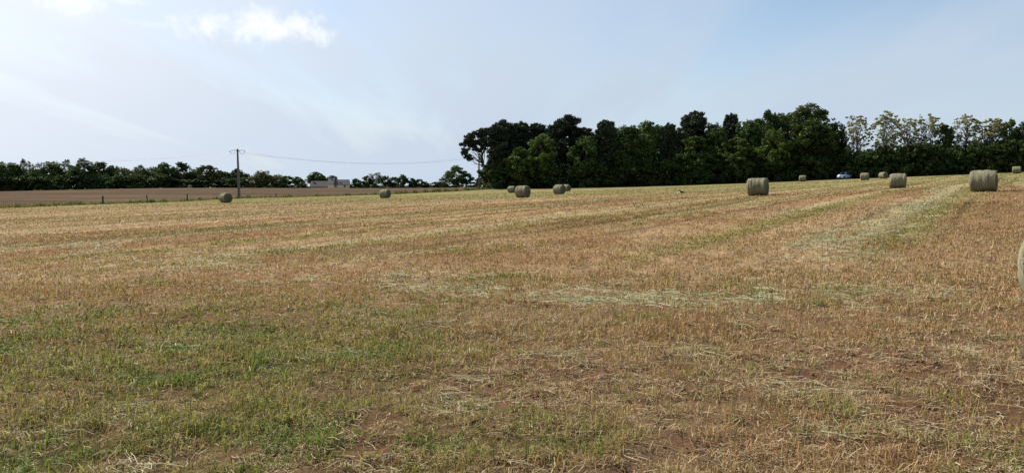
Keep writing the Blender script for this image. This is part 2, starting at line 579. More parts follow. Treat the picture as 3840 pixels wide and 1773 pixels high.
def build_ground():
    yb = bound_y(cols_t)
    X, Y, q = grid(np.full(len(cols_t), -4.0), yb, 420, cols_t, True)
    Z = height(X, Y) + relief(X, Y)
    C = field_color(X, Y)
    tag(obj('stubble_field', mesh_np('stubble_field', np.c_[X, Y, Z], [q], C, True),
            mat_ground('stubble_ground', 0.02, (3.0, 14.0, 60.0), (0.16, 0.22, 0.3), (ROW_A, 1.3, 0.025, 0.16))),
        'mown straw-coloured hay field with green strips and bare patches', kind='structure')
    L = cols_t[:k0 + 1]; yc = np.full(len(L), 330.0)
    X, Y, q = grid(bound_y(L), yc, 70, L)
    n = fbm(X * 0.05, Y * 0.05, 51, 4)
    n2 = fbm((X * 0.5 + Y * 0.87) * 0.16, (X * 0.87 - Y * 0.5) * 0.012, 54, 4)
    C = np.array([0.122, 0.088, 0.059])[None] * ((0.85 + 0.3 * n) * (0.62 + 0.76 * n2))[:, None]
    near = 1 - sstep(Y - bound_y(X / (Y + APEX)), 4, 22)
    C = C * (1 - 0.22 * near[:, None])
    tag(obj('ploughed_field', mesh_np('ploughed_field', np.c_[X, Y, height(X, Y)], [q], C, True),
            mat_ground('ploughed_ground', 0.12, (0.8, 3.0), (0.14, 0.22), (R(-62), 1.1, 0.05, 0.20))),
        'bare brown ploughed field beyond the grass verge', kind='structure')
    Rr = cols_t[k0:]
    X, Y, q = grid(bound_y(Rr), np.full(len(Rr), 330.0), 40, Rr)
    C = np.array([0.075, 0.060, 0.035])[None] * (0.8 + 0.4 * fbm(X * 0.3, Y * 0.3, 52, 3))[:, None]
    tag(obj('woodland_floor', mesh_np('woodland_floor', np.c_[X, Y, height(X, Y)], [q], C, True),
            mat_ground('wood_floor', 0.1, (1.0, 4.0), (0.2, 0.2))),
        'dark leaf-littered floor under the wood', kind='structure')
    X, Y, q = grid(np.full(len(cols_t), 330.0), np.full(len(cols_t), 2500.0), 40, cols_t)
    C = np.array([0.13, 0.15, 0.06])[None] * (0.8 + 0.4 * fbm(X * 0.01, Y * 0.01, 53, 3))[:, None]
    tag(obj('far_meadow', mesh_np('far_meadow', np.c_[X, Y, height(X, Y)], [q], C, True),
            mat_ground('meadow_ground', 0.1, (0.3, 1.5), (0.15, 0.15))),
        'low green land behind the crest of the ploughed field', kind='structure')


build_ground()
_MEMO.clear()


# ------------------------------------------------------------------ stubble, grass and cut straw
def pick(pal, n, r, jit=0.18):
    pal = np.array(pal)
    c = pal[r.integers(0, len(pal), n)]
    return c * (1 + (r.random((n, 1)) - 0.5) * 2 * jit) * (1 + (r.random((n, 3)) - 0.5) * 0.12)


BANDS = [(3.0, 6, 4300), (6, 9, 3000), (9, 14, 1650), (14, 22, 600), (22, 35, 185), (35, 60, 46), (60, 100, 10), (100, 150, 3)]


def scatter():
    r = np.random.default_rng(5)
    xs, ys = [], []
    for y0, y1, rho in BANDS:
        n = int(rho * (y1 - y0) * 1.44 * ((y0 + y1) / 2 + 1.5))
        y = np.sqrt(r.random(n) * ((y1 + 1.5) ** 2 - (y0 + 1.5) ** 2) + (y0 + 1.5) ** 2) - 1.5
        xs.append((r.random(n) * 2 - 1) * 0.72 * (y + 1.5)); ys.append(y)
    x = np.concatenate(xs); y = np.concatenate(ys); n = len(x)
    g = green_mask(x, y); p = pale_mask(x, y); s = soil_mask(x, y)
    clump = fbm(x * 9, y * 9, 61, 2)
    big = fbm(x * 2.2, y * 2.2, 62, 2)
    keep = r.random(n) < (1 - 0.25 * s) * (0.28 + 1.3 * sstep(clump, 0.3, 0.62)) * (0.4 + 0.9 * sstep(big, 0.32, 0.6)) * (1 - 0.6 * swaths(x, y)[2])
    x, y, g, p, s = x[keep], y[keep], g[keep], p[keep], s[keep]; n = len(x)
    z = height(x, y) + relief(x, y)
    u = r.random(n)
    pl = 0.20 + 0.42 * p + 0.42 * s
    pg = (1 - pl) * np.clip(g * 0.95, 0, 0.95)
    lying = u < pl
    grass = (~lying) & (u < pl + pg)
    stub = ~(lying | grass)
    wide = np.maximum(1.0, 0.00062 * y / 0.0036)          # far clumps of stalks stand for several
    # --- stubble stalks: cut square, nearly upright
    i = np.where(stub)[0]; m = len(i)
    a = r.random(m) * 2 * math.pi
    lean = np.abs(r.normal(0, 0.55, m)); lean = np.minimum(lean, 1.35)
    flat = r.random(m) < 0.60; lean = np.where(flat, 1.0 + r.random(m) * 0.5, lean)
    L = (0.035 + 0.05 * r.random(m)) * (0.7 + 0.6 * big[keep][i]) * np.where(flat, 1.2, 1) * np.minimum(1.4, 1 + 0.004 * y[i])
    w = (0.0019 + 0.0018 * r.random(m)) * wide[i]
    d = np.c_[np.cos(a) * np.sin(lean), np.sin(a) * np.sin(lean), np.cos(lean)] * L[:, None]
    b = r.random(m) * 2 * math.pi
    sd = np.c_[np.cos(b), np.sin(b), np.zeros(m)] * w[:, None]
    o = np.c_[x[i], y[i], z[i] - 0.004]
    V = np.stack([o - sd, o + sd, o + d + sd * 0.8, o + d - sd * 0.8], 1).reshape(-1, 3)
    q = np.arange(4 * m).reshape(m, 4)
    rust = 0.5 * fbm(x[i] * 0.5, y[i] * 0.5, 43, 4) + 0.5 * fbm(x[i] * 2.5, y[i] * 2.5, 45, 2)
    c = pick([(0.53, 0.385, 0.205), (0.46, 0.31, 0.155), (0.40, 0.245, 0.12), (0.60, 0.475, 0.285), (0.31, 0.19, 0.10)], m, r)
    c2 = pick([(0.46, 0.27, 0.14), (0.38, 0.21, 0.105), (0.52, 0.35, 0.185)], m, r)
    k = (sstep(rust, 0.42, 0.6) * (r.random(m) < 0.75))[:, None]
    c = c * (1 - k) + c2 * k
    ol = pick([(0.27, 0.24, 0.085), (0.34, 0.29, 0.12)], m, r)
    k = np.clip(g[i] * 1.2, 0, 1)[:, None] * (r.random((m, 1)) < 0.7); c = c * (1 - k) + ol * k
    fc = field_color(x, y)
    k = (sstep(y[i], 13, 32) * 0.75)[:, None]; c = c * (1 - k) + fc[i] * 1.30 * (0.75 + 0.5 * r.random((m, 1))) * k
    tag(obj('stubble', mesh_np('stubble', V, [q], np.repeat(c, 4, 0)), mat_leaf('stalk', 0.22)),
        'short cut straw-brown stalks covering the mown field', kind='stuff')
    # --- green grass: curved blades with a tip
    i = np.where(grass)[0]; m = len(i)
    a = r.random(m) * 2 * math.pi
    L = (0.04 + 0.075 * r.random(m)) * (0.6 + 0.8 * big[keep][i]) * np.where(y[i] > 16, 0.8, 1)
    w = (0.0022 + 0.0022 * r.random(m)) * wide[i]
    out = 0.35 + 0.85 * r.random(m)
    h = np.c_[np.cos(a), np.sin(a), np.zeros(m)]
    sd = np.c_[-np.sin(a), np.cos(a), np.zeros(m)] * w[:, None]
    o = np.c_[x[i], y[i], z[i] - 0.004]
    up = np.array([0, 0, 1.0])
    mid = o + h * (L * out * 0.3)[:, None] + up * (L * 0.6)[:, None]
    tip = o + h * (L * out)[:, None] + up * (L * (1.05 - 0.55 * out))[:, None]
    V = np.stack([o - sd, o + sd, mid + sd * 0.8, mid - sd * 0.8, tip], 1).reshape(-1, 3)
    base = (np.arange(m) * 5)[:, None]
    c = pick([(0.205, 0.215, 0.045), (0.255, 0.245, 0.06), (0.33, 0.28, 0.09), (0.145, 0.165, 0.038), (0.42, 0.33, 0.14)], m, r)
    lush = sstep(fbm(x[i] * 1.6, y[i] * 1.6, 12, 3), 0.56, 0.7)[:, None] * (1 - sstep(y[i], 9, 16))[:, None]
    c = c * (1 - 0.7 * lush) + np.array([0.14, 0.215, 0.04]) * 0.7 * lush
    k = (sstep(y[i], 20, 45) * 0.5)[:, None]; c = c * (1 - k) + fc[i] * k
    tag(obj('grass', mesh_np('grass', V, [base + np.array([[0, 1, 2, 3]]), base + np.array([[3, 2, 4]])], np.repeat(c, 5, 0)), mat_leaf('blade', 0.34)),
        'green and olive grass growing back between the stubble', kind='stuff')
    # --- straw lying on top, bent once
    i = np.where(lying)[0]; m = len(i)
    swath = r.random(m) < p[i] * 1.5
    # swath straw lies along the swath, the rest anyhow
    along = np.where(y[i] < 24, R(-28), R(55)) + r.normal(0, 0.45, m)
    a = np.where(swath & (r.random(m) < 0.75), along, r.random(m) * 2 * math.pi) + np.where(r.random(m) < 0.5, math.pi, 0)
    L = np.where(swath, 0.08 + 0.24 * r.random(m) ** 1.5, 0.03 + 0.12 * r.random(m) ** 2 + 0.22 * (r.random(m) < 0.06) * r.random(m))
    w = (0.0014 + 0.0014 * r.random(m)) * wide[i]
    h = np.c_[np.cos(a), np.sin(a), np.zeros(m)]
    bend = r.normal(0, 0.35, m)
    h2 = np.c_[np.cos(a + bend), np.sin(a + bend), np.zeros(m)]
    sd = np.c_[-np.sin(a), np.cos(a), np.zeros(m)] * w[:, None]
    lift = 0.006 + 0.045 * r.random(m) * np.where(swath, 1.0, 0.5)
    o = np.c_[x[i], y[i], z[i] + lift * r.random(m)]
    mid = o + h * (L * 0.5)[:, None] + up * (lift * (r.random(m) - 0.2))[:, None]
    tip = mid + h2 * (L * 0.5)[:, None] + up * (lift * (r.random(m) - 0.6))[:, None]
    tw = up * (w * 0.8 * r.random(m))[:, None]
    V = np.stack([o - sd, o + sd + tw, mid + sd + tw, mid - sd, tip + sd * 0.7 + tw, tip - sd * 0.7], 1).reshape(-1, 3)
    base = (np.arange(m) * 6)[:, None]
    cs = pick([(0.56, 0.53, 0.33), (0.48, 0.48, 0.29), (0.39, 0.42, 0.24), (0.62, 0.58, 0.38), (0.30, 0.34, 0.18)], m, r)
    co = pick([(0.50, 0.40, 0.23), (0.40, 0.28, 0.15), (0.30, 0.19, 0.10), (0.60, 0.51, 0.32), (0.22, 0.14, 0.08)], m, r)
    c = np.where(swath[:, None], cs, co)
    tag(obj('cut_straw', mesh_np('cut_straw', V, [base + np.array([[0, 1, 2, 3]]), base + np.array([[3, 2, 4, 5]])], np.repeat(c, 6, 0)), mat_leaf('straw', 0.18, rough=0.75, spec=0.1)),
        'pale cut hay lying loose in thin swaths over the stubble', kind='stuff')


scatter()
_MEMO.clear()


def clods():
    """Lumps of dry earth and small stones on the bare patches."""
    r = np.random.default_rng(23)
    n = 60000
    y = 3 + 12 * r.random(n) ** 0.8; x = (r.random(n) * 2 - 1) * 0.72 * (y + 1.5)
    k = r.random(n) < 0.02 + 0.30 * soil_mask(x, y) ** 1.5
    x, y = x[k][:4200], y[k][:4200]; n = len(x)
    z = height(x, y) + relief(x, y)
    p = (1 + 5 ** 0.5) / 2
    I = np.array([(-1, p, 0), (1, p, 0), (-1, -p, 0), (1, -p, 0), (0, -1, p), (0, 1, p), (0, -1, -p), (0, 1, -p), (p, 0, -1), (p, 0, 1), (-p, 0, -1), (-p, 0, 1)]) / 1.9
    F = np.array([(0, 11, 5), (0, 5, 1), (0, 1, 7), (0, 7, 10), (0, 10, 11), (1, 5, 9), (5, 11, 4), (11, 10, 2), (10, 7, 6), (7, 1, 8), (3, 9, 4), (3, 4, 2), (3, 2, 6), (3, 6, 8), (3, 8, 9), (4, 9, 5), (2, 4, 11), (6, 2, 10), (8, 6, 7), (9, 8, 1)])
    sz = (0.004 + 0.013 * r.random(n) ** 2.2)
    V = I[None] * (0.65 + 0.7 * r.random((n, 12, 1))) * sz[:, None, None] * np.array([1.2, 1.2, 0.75])
    V = V + np.c_[x, y, z + sz * 0.1][:, None, :]
    c = pick([(0.175, 0.103, 0.062), (0.14, 0.082, 0.05), (0.21, 0.13, 0.085), (0.26, 0.19, 0.14)], n, r)
    tag(obj('soil_clods', mesh_np('soil_clods', V.reshape(-1, 3), [(F[None] + (np.arange(n) * 12)[:, None, None]).reshape(-1, 3)], np.repeat(c, 12, 0)), mat_leaf('clod', 0.0, spec=0.0)),
        'small lumps of dry brown earth on the bare patches', kind='stuff')


clods()
_MEMO.clear()


# ------------------------------------------------------------------ trees
BARK = mat_plain('bark', (0.055, 0.045, 0.036), 0.95, 0.3, 3.0, bump=0.5)
PINEBARK = mat_plain('pine_bark', (0.085, 0.058, 0.044), 0.95, 0.3, 3.0, bump=0.5)
PALEBARK = mat_plain('robinia_bark', (0.10, 0.088, 0.07), 0.95, 0.3, 3.0, bump=0.5)
LEAF = mat_leaf('tree_leaf', 0.20, (0.95, 0.97, 0.95), rough=0.6, spec=0.1, vary=0.28)
NEEDLE = mat_leaf('needles', 0.06, (1.1, 1.1, 1.1), rough=0.6, spec=0.12)
PALELEAF = mat_leaf('pale_leaf', 0.34, (1.2, 1.2, 1.2), rough=0.55)


def unit(v):
    return v / (np.linalg.norm(v, axis=1, keepdims=True) + 1e-9)


def leaves(B, per, size, pal, r, shell=0.45, elong=1.0, up=0.0, sub=10):
    """B: (n,6) blobs (centre, radii). Diamond leaf sprays through each blob."""
    B = np.asarray(B, float)
    if sub:                                     # break every bough into smaller sprays
        kk = np.repeat(np.arange(len(B)), sub)
        dd = unit(r.normal(size=(len(kk), 3)) + np.array([0, 0, 0.25]))
        f = 0.32 + 0.24 * r.random((len(kk), 1))
        B = np.c_[B[kk, :3] + dd * B[kk, 3:] * (0.5 + 0.75 * r.random((len(kk), 1))), B[kk, 3:] * f]
        per = per / sub
    vol = (B[:, 3] * B[:, 4] * B[:, 5]) ** (2 / 3)
    cnt = np.maximum(5, (per * vol / vol.mean()).astype(int))
    k = np.repeat(np.arange(len(B)), cnt); m = len(k)
    d = unit(r.normal(size=(m, 3)))
    rad = r.random(m) ** shell
    lump = 0.82 + 0.36 * vnoise(d[:, 0] * 2.2 + k * 3.1, d[:, 2] * 2.2 + d[:, 1] * 1.7, 71)
    pos = B[k, :3] + d * B[k, 3:] * (rad * lump)[:, None]
    nrm = unit(d * 0.55 + r.normal(size=(m, 3)) * 0.75 + np.array([0, 0, 0.35]))
    tn = unit(np.cross(nrm, r.normal(size=(m, 3))))
    if up > 0:
        tn = unit(d * 0.55 + np.array([0, 0, up]) + r.normal(size=(m, 3)) * 0.4)
        nrm = unit(np.cross(tn, r.normal(size=(m, 3))))
    bn = np.cross(nrm, tn)
    s = size * (0.6 + 0.8 * r.random(m))
    a = tn * (s * elong)[:, None]; b = bn * (s * (0.62 if elong < 1.4 else 0.40))[:, None]
    V = np.stack([pos - a, pos - b + a * 0.15, pos + a, pos + b + a * 0.1], 1).reshape(-1, 3)
    c = pick(pal, m, r, 0.25)
    tone = 0.8 + 0.4 * r.random(len(B)); c = c * tone[k][:, None]
    return V, np.arange(4 * m).reshape(m, 4), np.repeat(c, 4, 0)


OAKPAL = [(0.060, 0.098, 0.022), (0.075, 0.115, 0.028), (0.050, 0.080, 0.022), (0.095, 0.135, 0.035)]
LIGHTPAL = [(0.105, 0.155, 0.035), (0.085, 0.135, 0.030), (0.125, 0.165, 0.045)]
PINEPAL = [(0.036, 0.052, 0.030), (0.045, 0.060, 0.032), (0.030, 0.045, 0.030), (0.058, 0.066, 0.038)]
ROBPAL = [(0.17, 0.19, 0.075), (0.23, 0.23, 0.11), (0.36, 0.34, 0.20), (0.14, 0.165, 0.06), (0.44, 0.41, 0.27)]
SCRUBPAL = [(0.055, 0.085, 0.022), (0.045, 0.070, 0.020), (0.08, 0.11, 0.03)]
YELPAL = [(0.16, 0.17, 0.05), (0.12, 0.15, 0.045), (0.20, 0.17, 0.07)]

PROTO = {}


def finish(kind, V, q, c, wood, bark, leafm):
    lo, hi = V.min(0), V.max(0)
    cm = mesh_np('crown_' + kind, V, [q], c); cm.materials.append(leafm)
    tm = wood.mesh('trunk_' + kind, True); tm.materials.append(bark)
    # robust size: ignore stray sprays
    w = np.percentile(V[:, 0], 99.3) - np.percentile(V[:, 0], 0.7)
    PROTO[kind] = dict(trunk=tm, crown=cm, w=w, h=np.percentile(V[:, 2], 99.8), cx=0.5 * (np.percentile(V[:, 0], 99.3) + np.percentile(V[:, 0], 0.7)))


def limb(mb, a, b, r0, r1, r, sag=0.12):
    a = np.array(a, float); b = np.array(b, float)
    L = np.linalg.norm(b - a)
    m1 = a + (b - a) * 0.4 + r.normal(size=3) * L * sag * 0.5 + np.array([0, 0, L * 0.06])
    m2 = a + (b - a) * 0.72 + r.normal(size=3) * L * sag * 0.5 + np.array([0, 0, L * 0.04])
    mb.tube([a, m1, m2, b], [r0, r0 * 0.7 + r1 * 0.3, r0 * 0.35 + r1 * 0.65, r1], 5)


def broadleaf(kind, seed, H=15.0, Rr=5.0, low=0.12, nb=52, per=520, size=0.17, pal=OAKPAL, top=1.0, leafm=LEAF):
    r = np.random.default_rng(seed)
    B = []
    zc = H * (low + 1) / 2; hz_ = H * (1 - low) / 2
    while len(B) < nb:
        d = r.normal(size=3); d /= np.linalg.norm(d)
        f = 0.50 + 0.42 * r.random()
        zz = zc + d[2] * hz_ * f
        t = (zz / H - low) / (1 - low)
        prof = (0.70 + 0.55 * math.sin(math.pi * min(1, max(0, t)) ** 0.85)) * 0.86
        br = Rr * (0.20 + 0.14 * r.random()) * (1.0 - 0.25 * t)
        B.append((d[0] * Rr * f * prof, d[1] * Rr * f * prof, min(zz, H - br * 0.7), br * 1.15, br * 1.15, br * (0.72 + 0.2 * r.random())))
    V, q, c = leaves(B, per, size, pal, r)
    w = MB()
    lean = r.normal(size=2) * 0.25
    tp = [(0, 0, -0.4), (lean[0] * .2, lean[1] * .2, H * 0.15), (lean[0], lean[1], H * 0.35), (lean[0] * 1.5, lean[1] * 1.5, H * 0.6), (lean[0] * 2, 0, H * 0.82)]
    w.tube(tp, [0.038 * H * 0.6, 0.028 * H * 0.6, 0.022 * H * 0.6, 0.012 * H * 0.6, 0.03], 8)
    for j in r.choice(len(B), min(20, len(B)), False):
        b = B[j]; h0 = min(max(0.16 * H, b[2] - 0.25 * H), 0.6 * H)
        limb(w, (lean[0] * h0 / H * 1.6, lean[1] * h0 / H * 1.6, h0), b[:3], 0.011 * H * 0.6, 0.03, r)
    finish(kind, V, q, c, w, BARK, leafm)


def pine(kind, seed, H=17.0, Rr=4.0, low=0.45, nb=66, per=330, lean=(0, 0), layers=True, size=0.24):
    r = np.random.default_rng(seed)
    B = []
    w = MB()
    def axis(z):
        t = z / H
        return np.array([lean[0] * t * t, lean[1] * t * t, z])
    while len(B) < nb:
        t = r.random() ** 0.8
        z = H * (low + (0.98 - low) * t)
        ang = r.random() * 2 * math.pi
        wmax = Rr * (1.0 - 0.80 * t ** 1.5) * (0.6 + 0.4 * min(1, t / 0.25))
        rad = wmax * (0.25 + 0.65 * r.random())
        br = Rr * (0.13 + 0.13 * r.random())
        a = axis(z)
        B.append((a[0] + math.cos(ang) * rad, a[1] + math.sin(ang) * rad, min(z, H - br * 0.6), br * 1.15, br * 1.15, br * 1.05))
    if lean[0]:                                 # the leaning crown hangs lower on its far side
        B = [(b[0], b[1], b[2] - 0.42 * max(0.0, -b[0] - 2.2), *b[3:]) for b in B]
    V, q, c = leaves(B, per, size, PINEPAL, r, 0.5, 1.5, 0.75, 8)
    pts = [axis(z) for z in np.linspace(-0.4, H * 0.93, 8)]
    w.tube(pts, list(np.linspace(0.30, 0.05, 8)), 8)
    for b in B:
        h0 = max(low * H * 0.75, b[2] - 0.07 * H)
        limb(w, axis(h0), b[:3], 0.075, 0.02, r, 0.16)
    for k in range(9):                          # dead snags under the crown
        z = H * (0.25 + (low - 0.2) * r.random()); ang = r.random() * 6.28; L = 0.8 + 1.6 * r.random()
        a = axis(z); limb(w, a, a + np.array([math.cos(ang) * L, math.sin(ang) * L, r.normal() * 0.3]), 0.04, 0.012, r)
    finish(kind, V, q, c, w, PINEBARK, NEEDLE)


def robinia(kind, seed, H=13.5, Rr=3.2, low=0.36, nb=84, per=46, size=0.15, pal=ROBPAL):
    r = np.random.default_rng(seed)
    w = MB(); B = []
    stems = []
    for k in range(3):
        ang = r.random() * 6.28 + k * 2.1
        topx, topy = math.cos(ang) * Rr * 0.45, math.sin(ang) * Rr * 0.45
        P = [np.array([topx * t ** 1.3 + 0.16 * math.sin(6 * t + k), topy * t ** 1.3 + 0.16 * math.cos(5 * t + k), -0.4 + (H * 0.95) * t]) for t in np.linspace(0, 1, 9)]
        w.tube(P, list(np.linspace(0.14, 0.025, 9)), 6)
        stems.append(P)
    for j in range(nb):
        t = r.random() ** 0.75
        z = H * (low + (0.97 - low) * t)
        ang = r.random() * 6.28
        prof = Rr * (0.55 + 0.45 * math.sin(math.pi * (0.15 + 0.8 * t)))
        rad = prof * (0.35 + 0.65 * r.random())
        P = stems[j % 3]; kk = min(7, max(2, int(z / H * 8) - 1))
        b = np.array([math.cos(ang) * rad, math.sin(ang) * rad, z])
        br = 0.32 + 0.36 * r.random()
        B.append((b[0], b[1], b[2], br * 1.25, br * 1.25, br * 0.8))
        limb(w, P[kk], b, 0.05, 0.014, r, 0.2)
    V, q, c = leaves(B, per, size, pal, r, 0.6, 1.25, sub=3)
    finish(kind, V, q, c, w, PALEBARK, PALELEAF)


def scrub(kind, seed, H=5.0, Rr=3.4, nb=26, per=420, size=0.16, pal=SCRUBPAL, leafm=LEAF):
    r = np.random.default_rng(seed)
    B = []
    for j in range(nb):
        z = H * (0.05 + 0.85 * r.random() ** 1.2); t = z / H
        ang = r.random() * 6.28; rad = Rr * math.sqrt(r.random()) * (1 - 0.45 * t)
        br = Rr * (0.20 + 0.14 * r.random())
        B.append((math.cos(ang) * rad, math.sin(ang) * rad, min(z, H - br * .8), br * 1.1, br * 1.1, br * 0.85))
    V, q, c = leaves(B, per, size, pal, r)
    V[:, 2] = np.maximum(V[:, 2], -0.1)
    w = MB()
    for k in range(5):
        j = r.integers(0, nb)
        limb(w, (r.normal() * 0.2, r.normal() * 0.2, -0.3), B[j][:3], 0.07, 0.02, r)
    finish(kind, V, q, c, w, BARK, leafm)


broadleaf('oak_a', 101, 15, 5.2)
broadleaf('oak_b', 102, 14, 4.6, low=0.10, nb=48)
broadleaf('oak_c', 103, 16, 6.0, low=0.08, nb=64, per=600)
broadleaf('light_a', 104, 12, 4.0, low=0.10, nb=42, pal=LIGHTPAL)
broadleaf('light_b', 105, 11, 3.8, low=0.05, nb=40, pal=LIGHTPAL)
broadleaf('round_a', 106, 10, 4.6, low=0.22, nb=40, per=420, size=0.19)
broadleaf('open_a', 107, 11, 4.4, low=0.16, nb=30, per=230, size=0.17)
broadleaf('yellow_a', 108, 8, 5.0, low=0.04, nb=40, per=430, pal=YELPAL)
pine('pine_a', 111, 17, 4.6, 0.40)
pine('pine_b', 112, 16, 4.0, 0.42, nb=56)
pine('pine_cone', 113, 16, 3.4, 0.20, nb=80)


def corner_pine(kind, seed):
    """Pine leaning out over the field corner: boughs set one by one, foot at the origin."""
    r = np.random.default_rng(seed); k = 0.0663
    P = [(1747, 560, .8), (1750, 535, .9), (1768, 515, 1.0), (1795, 503, 1.1), (1825, 494, 1.2), (1858, 488, 1.2), (1752, 585, .6), (1762, 598, .5), (1775, 545, 1.1), (1800, 532, 1.2),
         (1832, 524, 1.3), (1865, 520, 1.4), (1890, 510, 1.3), (1790, 560, .6), (1850, 552, 1.2), (1880, 548, 1.3), (1815, 556, .6), (1782, 500, .7), (1842, 482, .8), (1756, 512, .7),
         (1895, 580, 1.2), (1868, 588, .9), (1872, 496, 1.0), (1742, 572, .5), (1808, 488, .7), (1850, 610, .8), (1885, 615, 1.0)]
    B = [((px - 1840) * k, r.normal() * 1.3, (709 - row) * k, br * 1.25, br * 1.25, br * 0.85) for px, row, br in P]
    B += [(b[0] + 0.5, b[1] + r.normal(), b[2] + 0.1, b[3] * 0.8, b[4] * 0.8, b[5] * 0.8) for b in B[1:14]]
    V, q, c = leaves(B, 560, 0.22, PINEPAL, r, 0.5, 1.5, 0.85, 8)
    w = MB()
    T = [np.array([(px - 1840) * k, 0, (709 - row) * k]) for px, row in ((1840, 715), (1836, 680), (1826, 645), (1815, 615), (1808, 585), (1822, 555), (1835, 520))]
    w.tube(T, [0.30, 0.26, 0.24, 0.20, 0.16, 0.11, 0.05], 8)
    for b in B:
        t0 = T[3] if b[0] < -2.5 else (T[4] if b[0] < 0.5 else T[2])
        limb(w, t0, b[:3], 0.09, 0.025, r, 0.25)
    for t in range(9):                          # hanging dead twigs
        a = T[2 + t % 3]; limb(w, a, a + np.array([-0.6 - 1.3 * r.random(), r.normal() * .5, -0.8 - 1.6 * r.random()]), 0.035, 0.01, r)
    finish(kind, V, q, c, w, PINEBARK, NEEDLE)


corner_pine('pine_lean', 114)
robinia('robinia_a', 121)
robinia('robinia_b', 122, 14, 3.6, 0.36, 104, 48)
robinia('robinia_c', 123, 13, 3.8, 0.36, 110, 64, 0.17)
scrub('scrub_a', 131)
scrub('scrub_b', 132, 6.5, 3.6, 34)
scrub('scrub_c', 133, 3.0, 2.6, 18)

NAMES = {'oak': 'broadleaf_tree', 'light': 'broadleaf_tree', 'round': 'broadleaf_tree', 'open': 'broadleaf_tree', 'yellow': 'broadleaf_tree',
         'pine': 'pine_tree', 'robinia': 'robinia_tree', 'scrub': 'shrub'}


def plant(kind, px, top, d, wpx, label, group, rot=None, base=None, yaw=None):
    """One tree: stands at depth d on the bearing px, as tall and wide as the photograph shows."""
    P = PROTO[kind]
    x, y = ground_xy(px, d)
    z = hz(x, y)
    ztop = at(px, top, d)[2]
    H = max(1.0, ztop - z); W = wpx / FPX * d
    sz = H / P['h']; sx = W / P['w']
    nm = NAMES[kind.split('_')[0]]
    e = empty(nm, (x, y, z), (0, 0, 0 if kind == 'pine_lean' else (rot if rot is not None else (px * 0.37 + d) % 6.28)))
    e.scale = (sx, sx if sx < sz * 1.3 else sx * 0.8, sz)
    tag(e, label, 'shrub' if nm == 'shrub' else 'tree', group)
    for nme in ('trunk', 'crown'):
        obj(nme, P[nme], parent=e)
    return e


WOOD = 'trees along the front of the wood'
FRONT = [
    ('pine_lean', 1840, 474, 196, 178, 'leaning pine with dark crown overhanging the left corner of the wood'),
    ('light_b', 1838, 606, 199, 78, 'low bright green tree under the leaning pine beside the utility pole'),
    ('oak_b', 1872, 560, 197, 90, 'dark leafy tree under the corner pines, reaching down to the gate'),
    ('light_b', 1868, 604, 195, 84, 'low green bushy tree filling the foot of the leaning pine'),
    ('pine_a', 1898, 455, 200, 100, 'tall dark pine directly right of the leaning corner pine'),
    ('pine_b', 1960, 462, 204, 90, 'narrow dark pine between the corner pines and the big spreading pine'),
    ('light_a', 2030, 506, 192, 100, 'light green broadleaf tree standing left of the big spreading pine'),
    ('light_b', 1955, 556, 191, 120, 'lower bright green broadleaf tree behind the pair of bales'),
    ('pine_a', 2118, 438, 197, 165, 'big spreading dark pine above the two overlapping bales'),
    ('pine_a', 1930, 470, 203, 150, 'dark pine filling the corner group behind the leaning pine'),
    ('pine_a', 2015, 468, 206, 140, 'dark pine in the gap left of the big spreading pine'),
    ('pine_a', 2180, 484, 200, 120, 'dark pine at the right foot of the big spreading pine'),
    ('oak_b', 2190, 515, 190, 120, 'dark broadleaf tree filling the dip right of the big spreading pine'),
    ('pine_cone', 2272, 458, 192, 100, 'cone-shaped dark pine rising alone between two dips in the wood'),
    ('oak_a', 2350, 476, 191, 130, 'rounded green oak right of the cone-shaped pine'),
    ('oak_b', 2425, 460, 193, 130, 'green-topped oak at the middle of the wood'),
    ('pine_b', 2508, 468, 190, 85, 'slim dark pine left of the tall ragged pine'),
    ('pine_a', 2592, 424, 192, 130, 'tall ragged dark pine standing above the middle of the wood'),
    ('light_a', 2600, 515, 187, 130, 'leafy mid green tree in front of the tall ragged pine'),
    ('oak_a', 2672, 466, 188, 105, 'green broadleaf tree between the two ragged pine tops'),
    ('pine_b', 2735, 432, 192, 85, 'small pine top poking up left of the great oak'),
    ('oak_b', 2800, 458, 187, 130, 'green oak stepping up left of the great oak behind the largest mid bale'),
    ('oak_a', 2880, 420, 188, 120, 'tall olive green oak touching the left side of the great oak'),
    ('oak_c', 3025, 398, 186, 260, 'great dark oak, highest crown of the wood, left of the car'),
    ('oak_b', 3118, 470, 185, 110, 'right shoulder of the wood, dark oak overhanging the parked car'),
    ('light_a', 2760, 520, 183, 110, 'lower mid green tree in front of the small pine top'),
    ('light_b', 2900, 490, 182, 110, 'yellow-green tree lit from the left below the olive oak'),
    ('scrub_b', 3140, 560, 183, 130, 'dark bushy shrub sloping down beside the parked car'),
]
for f in FRONT:
    plant(f[0], f[1], f[2], f[3], f[4], f[5], WOOD)

for (k, px, top, d, w) in (('oak_a', 1935, 505, 214, 150), ('oak_b', 2050, 500, 216, 150), ('oak_a', 2200, 498, 212, 150), ('oak_c', 2320, 484, 212, 180),
                           ('oak_b', 2480, 478, 210, 150), ('oak_a', 2570, 484, 208, 150), ('oak_c', 2720, 470, 206, 170), ('oak_b', 2840, 452, 206, 150),
                           ('oak_a', 2950, 430, 205, 160), ('oak_b', 3080, 500, 203, 130),
                           ('oak_b', 1990, 520, 226, 170), ('oak_c', 2240, 525, 226, 190), ('oak_a', 2400, 500, 222, 170), ('oak_c', 2650, 505, 220, 190)):
    plant(k, px, top, d, w, 'dark tree standing deep inside the wood behind its front row', 'trees deep inside the wood')

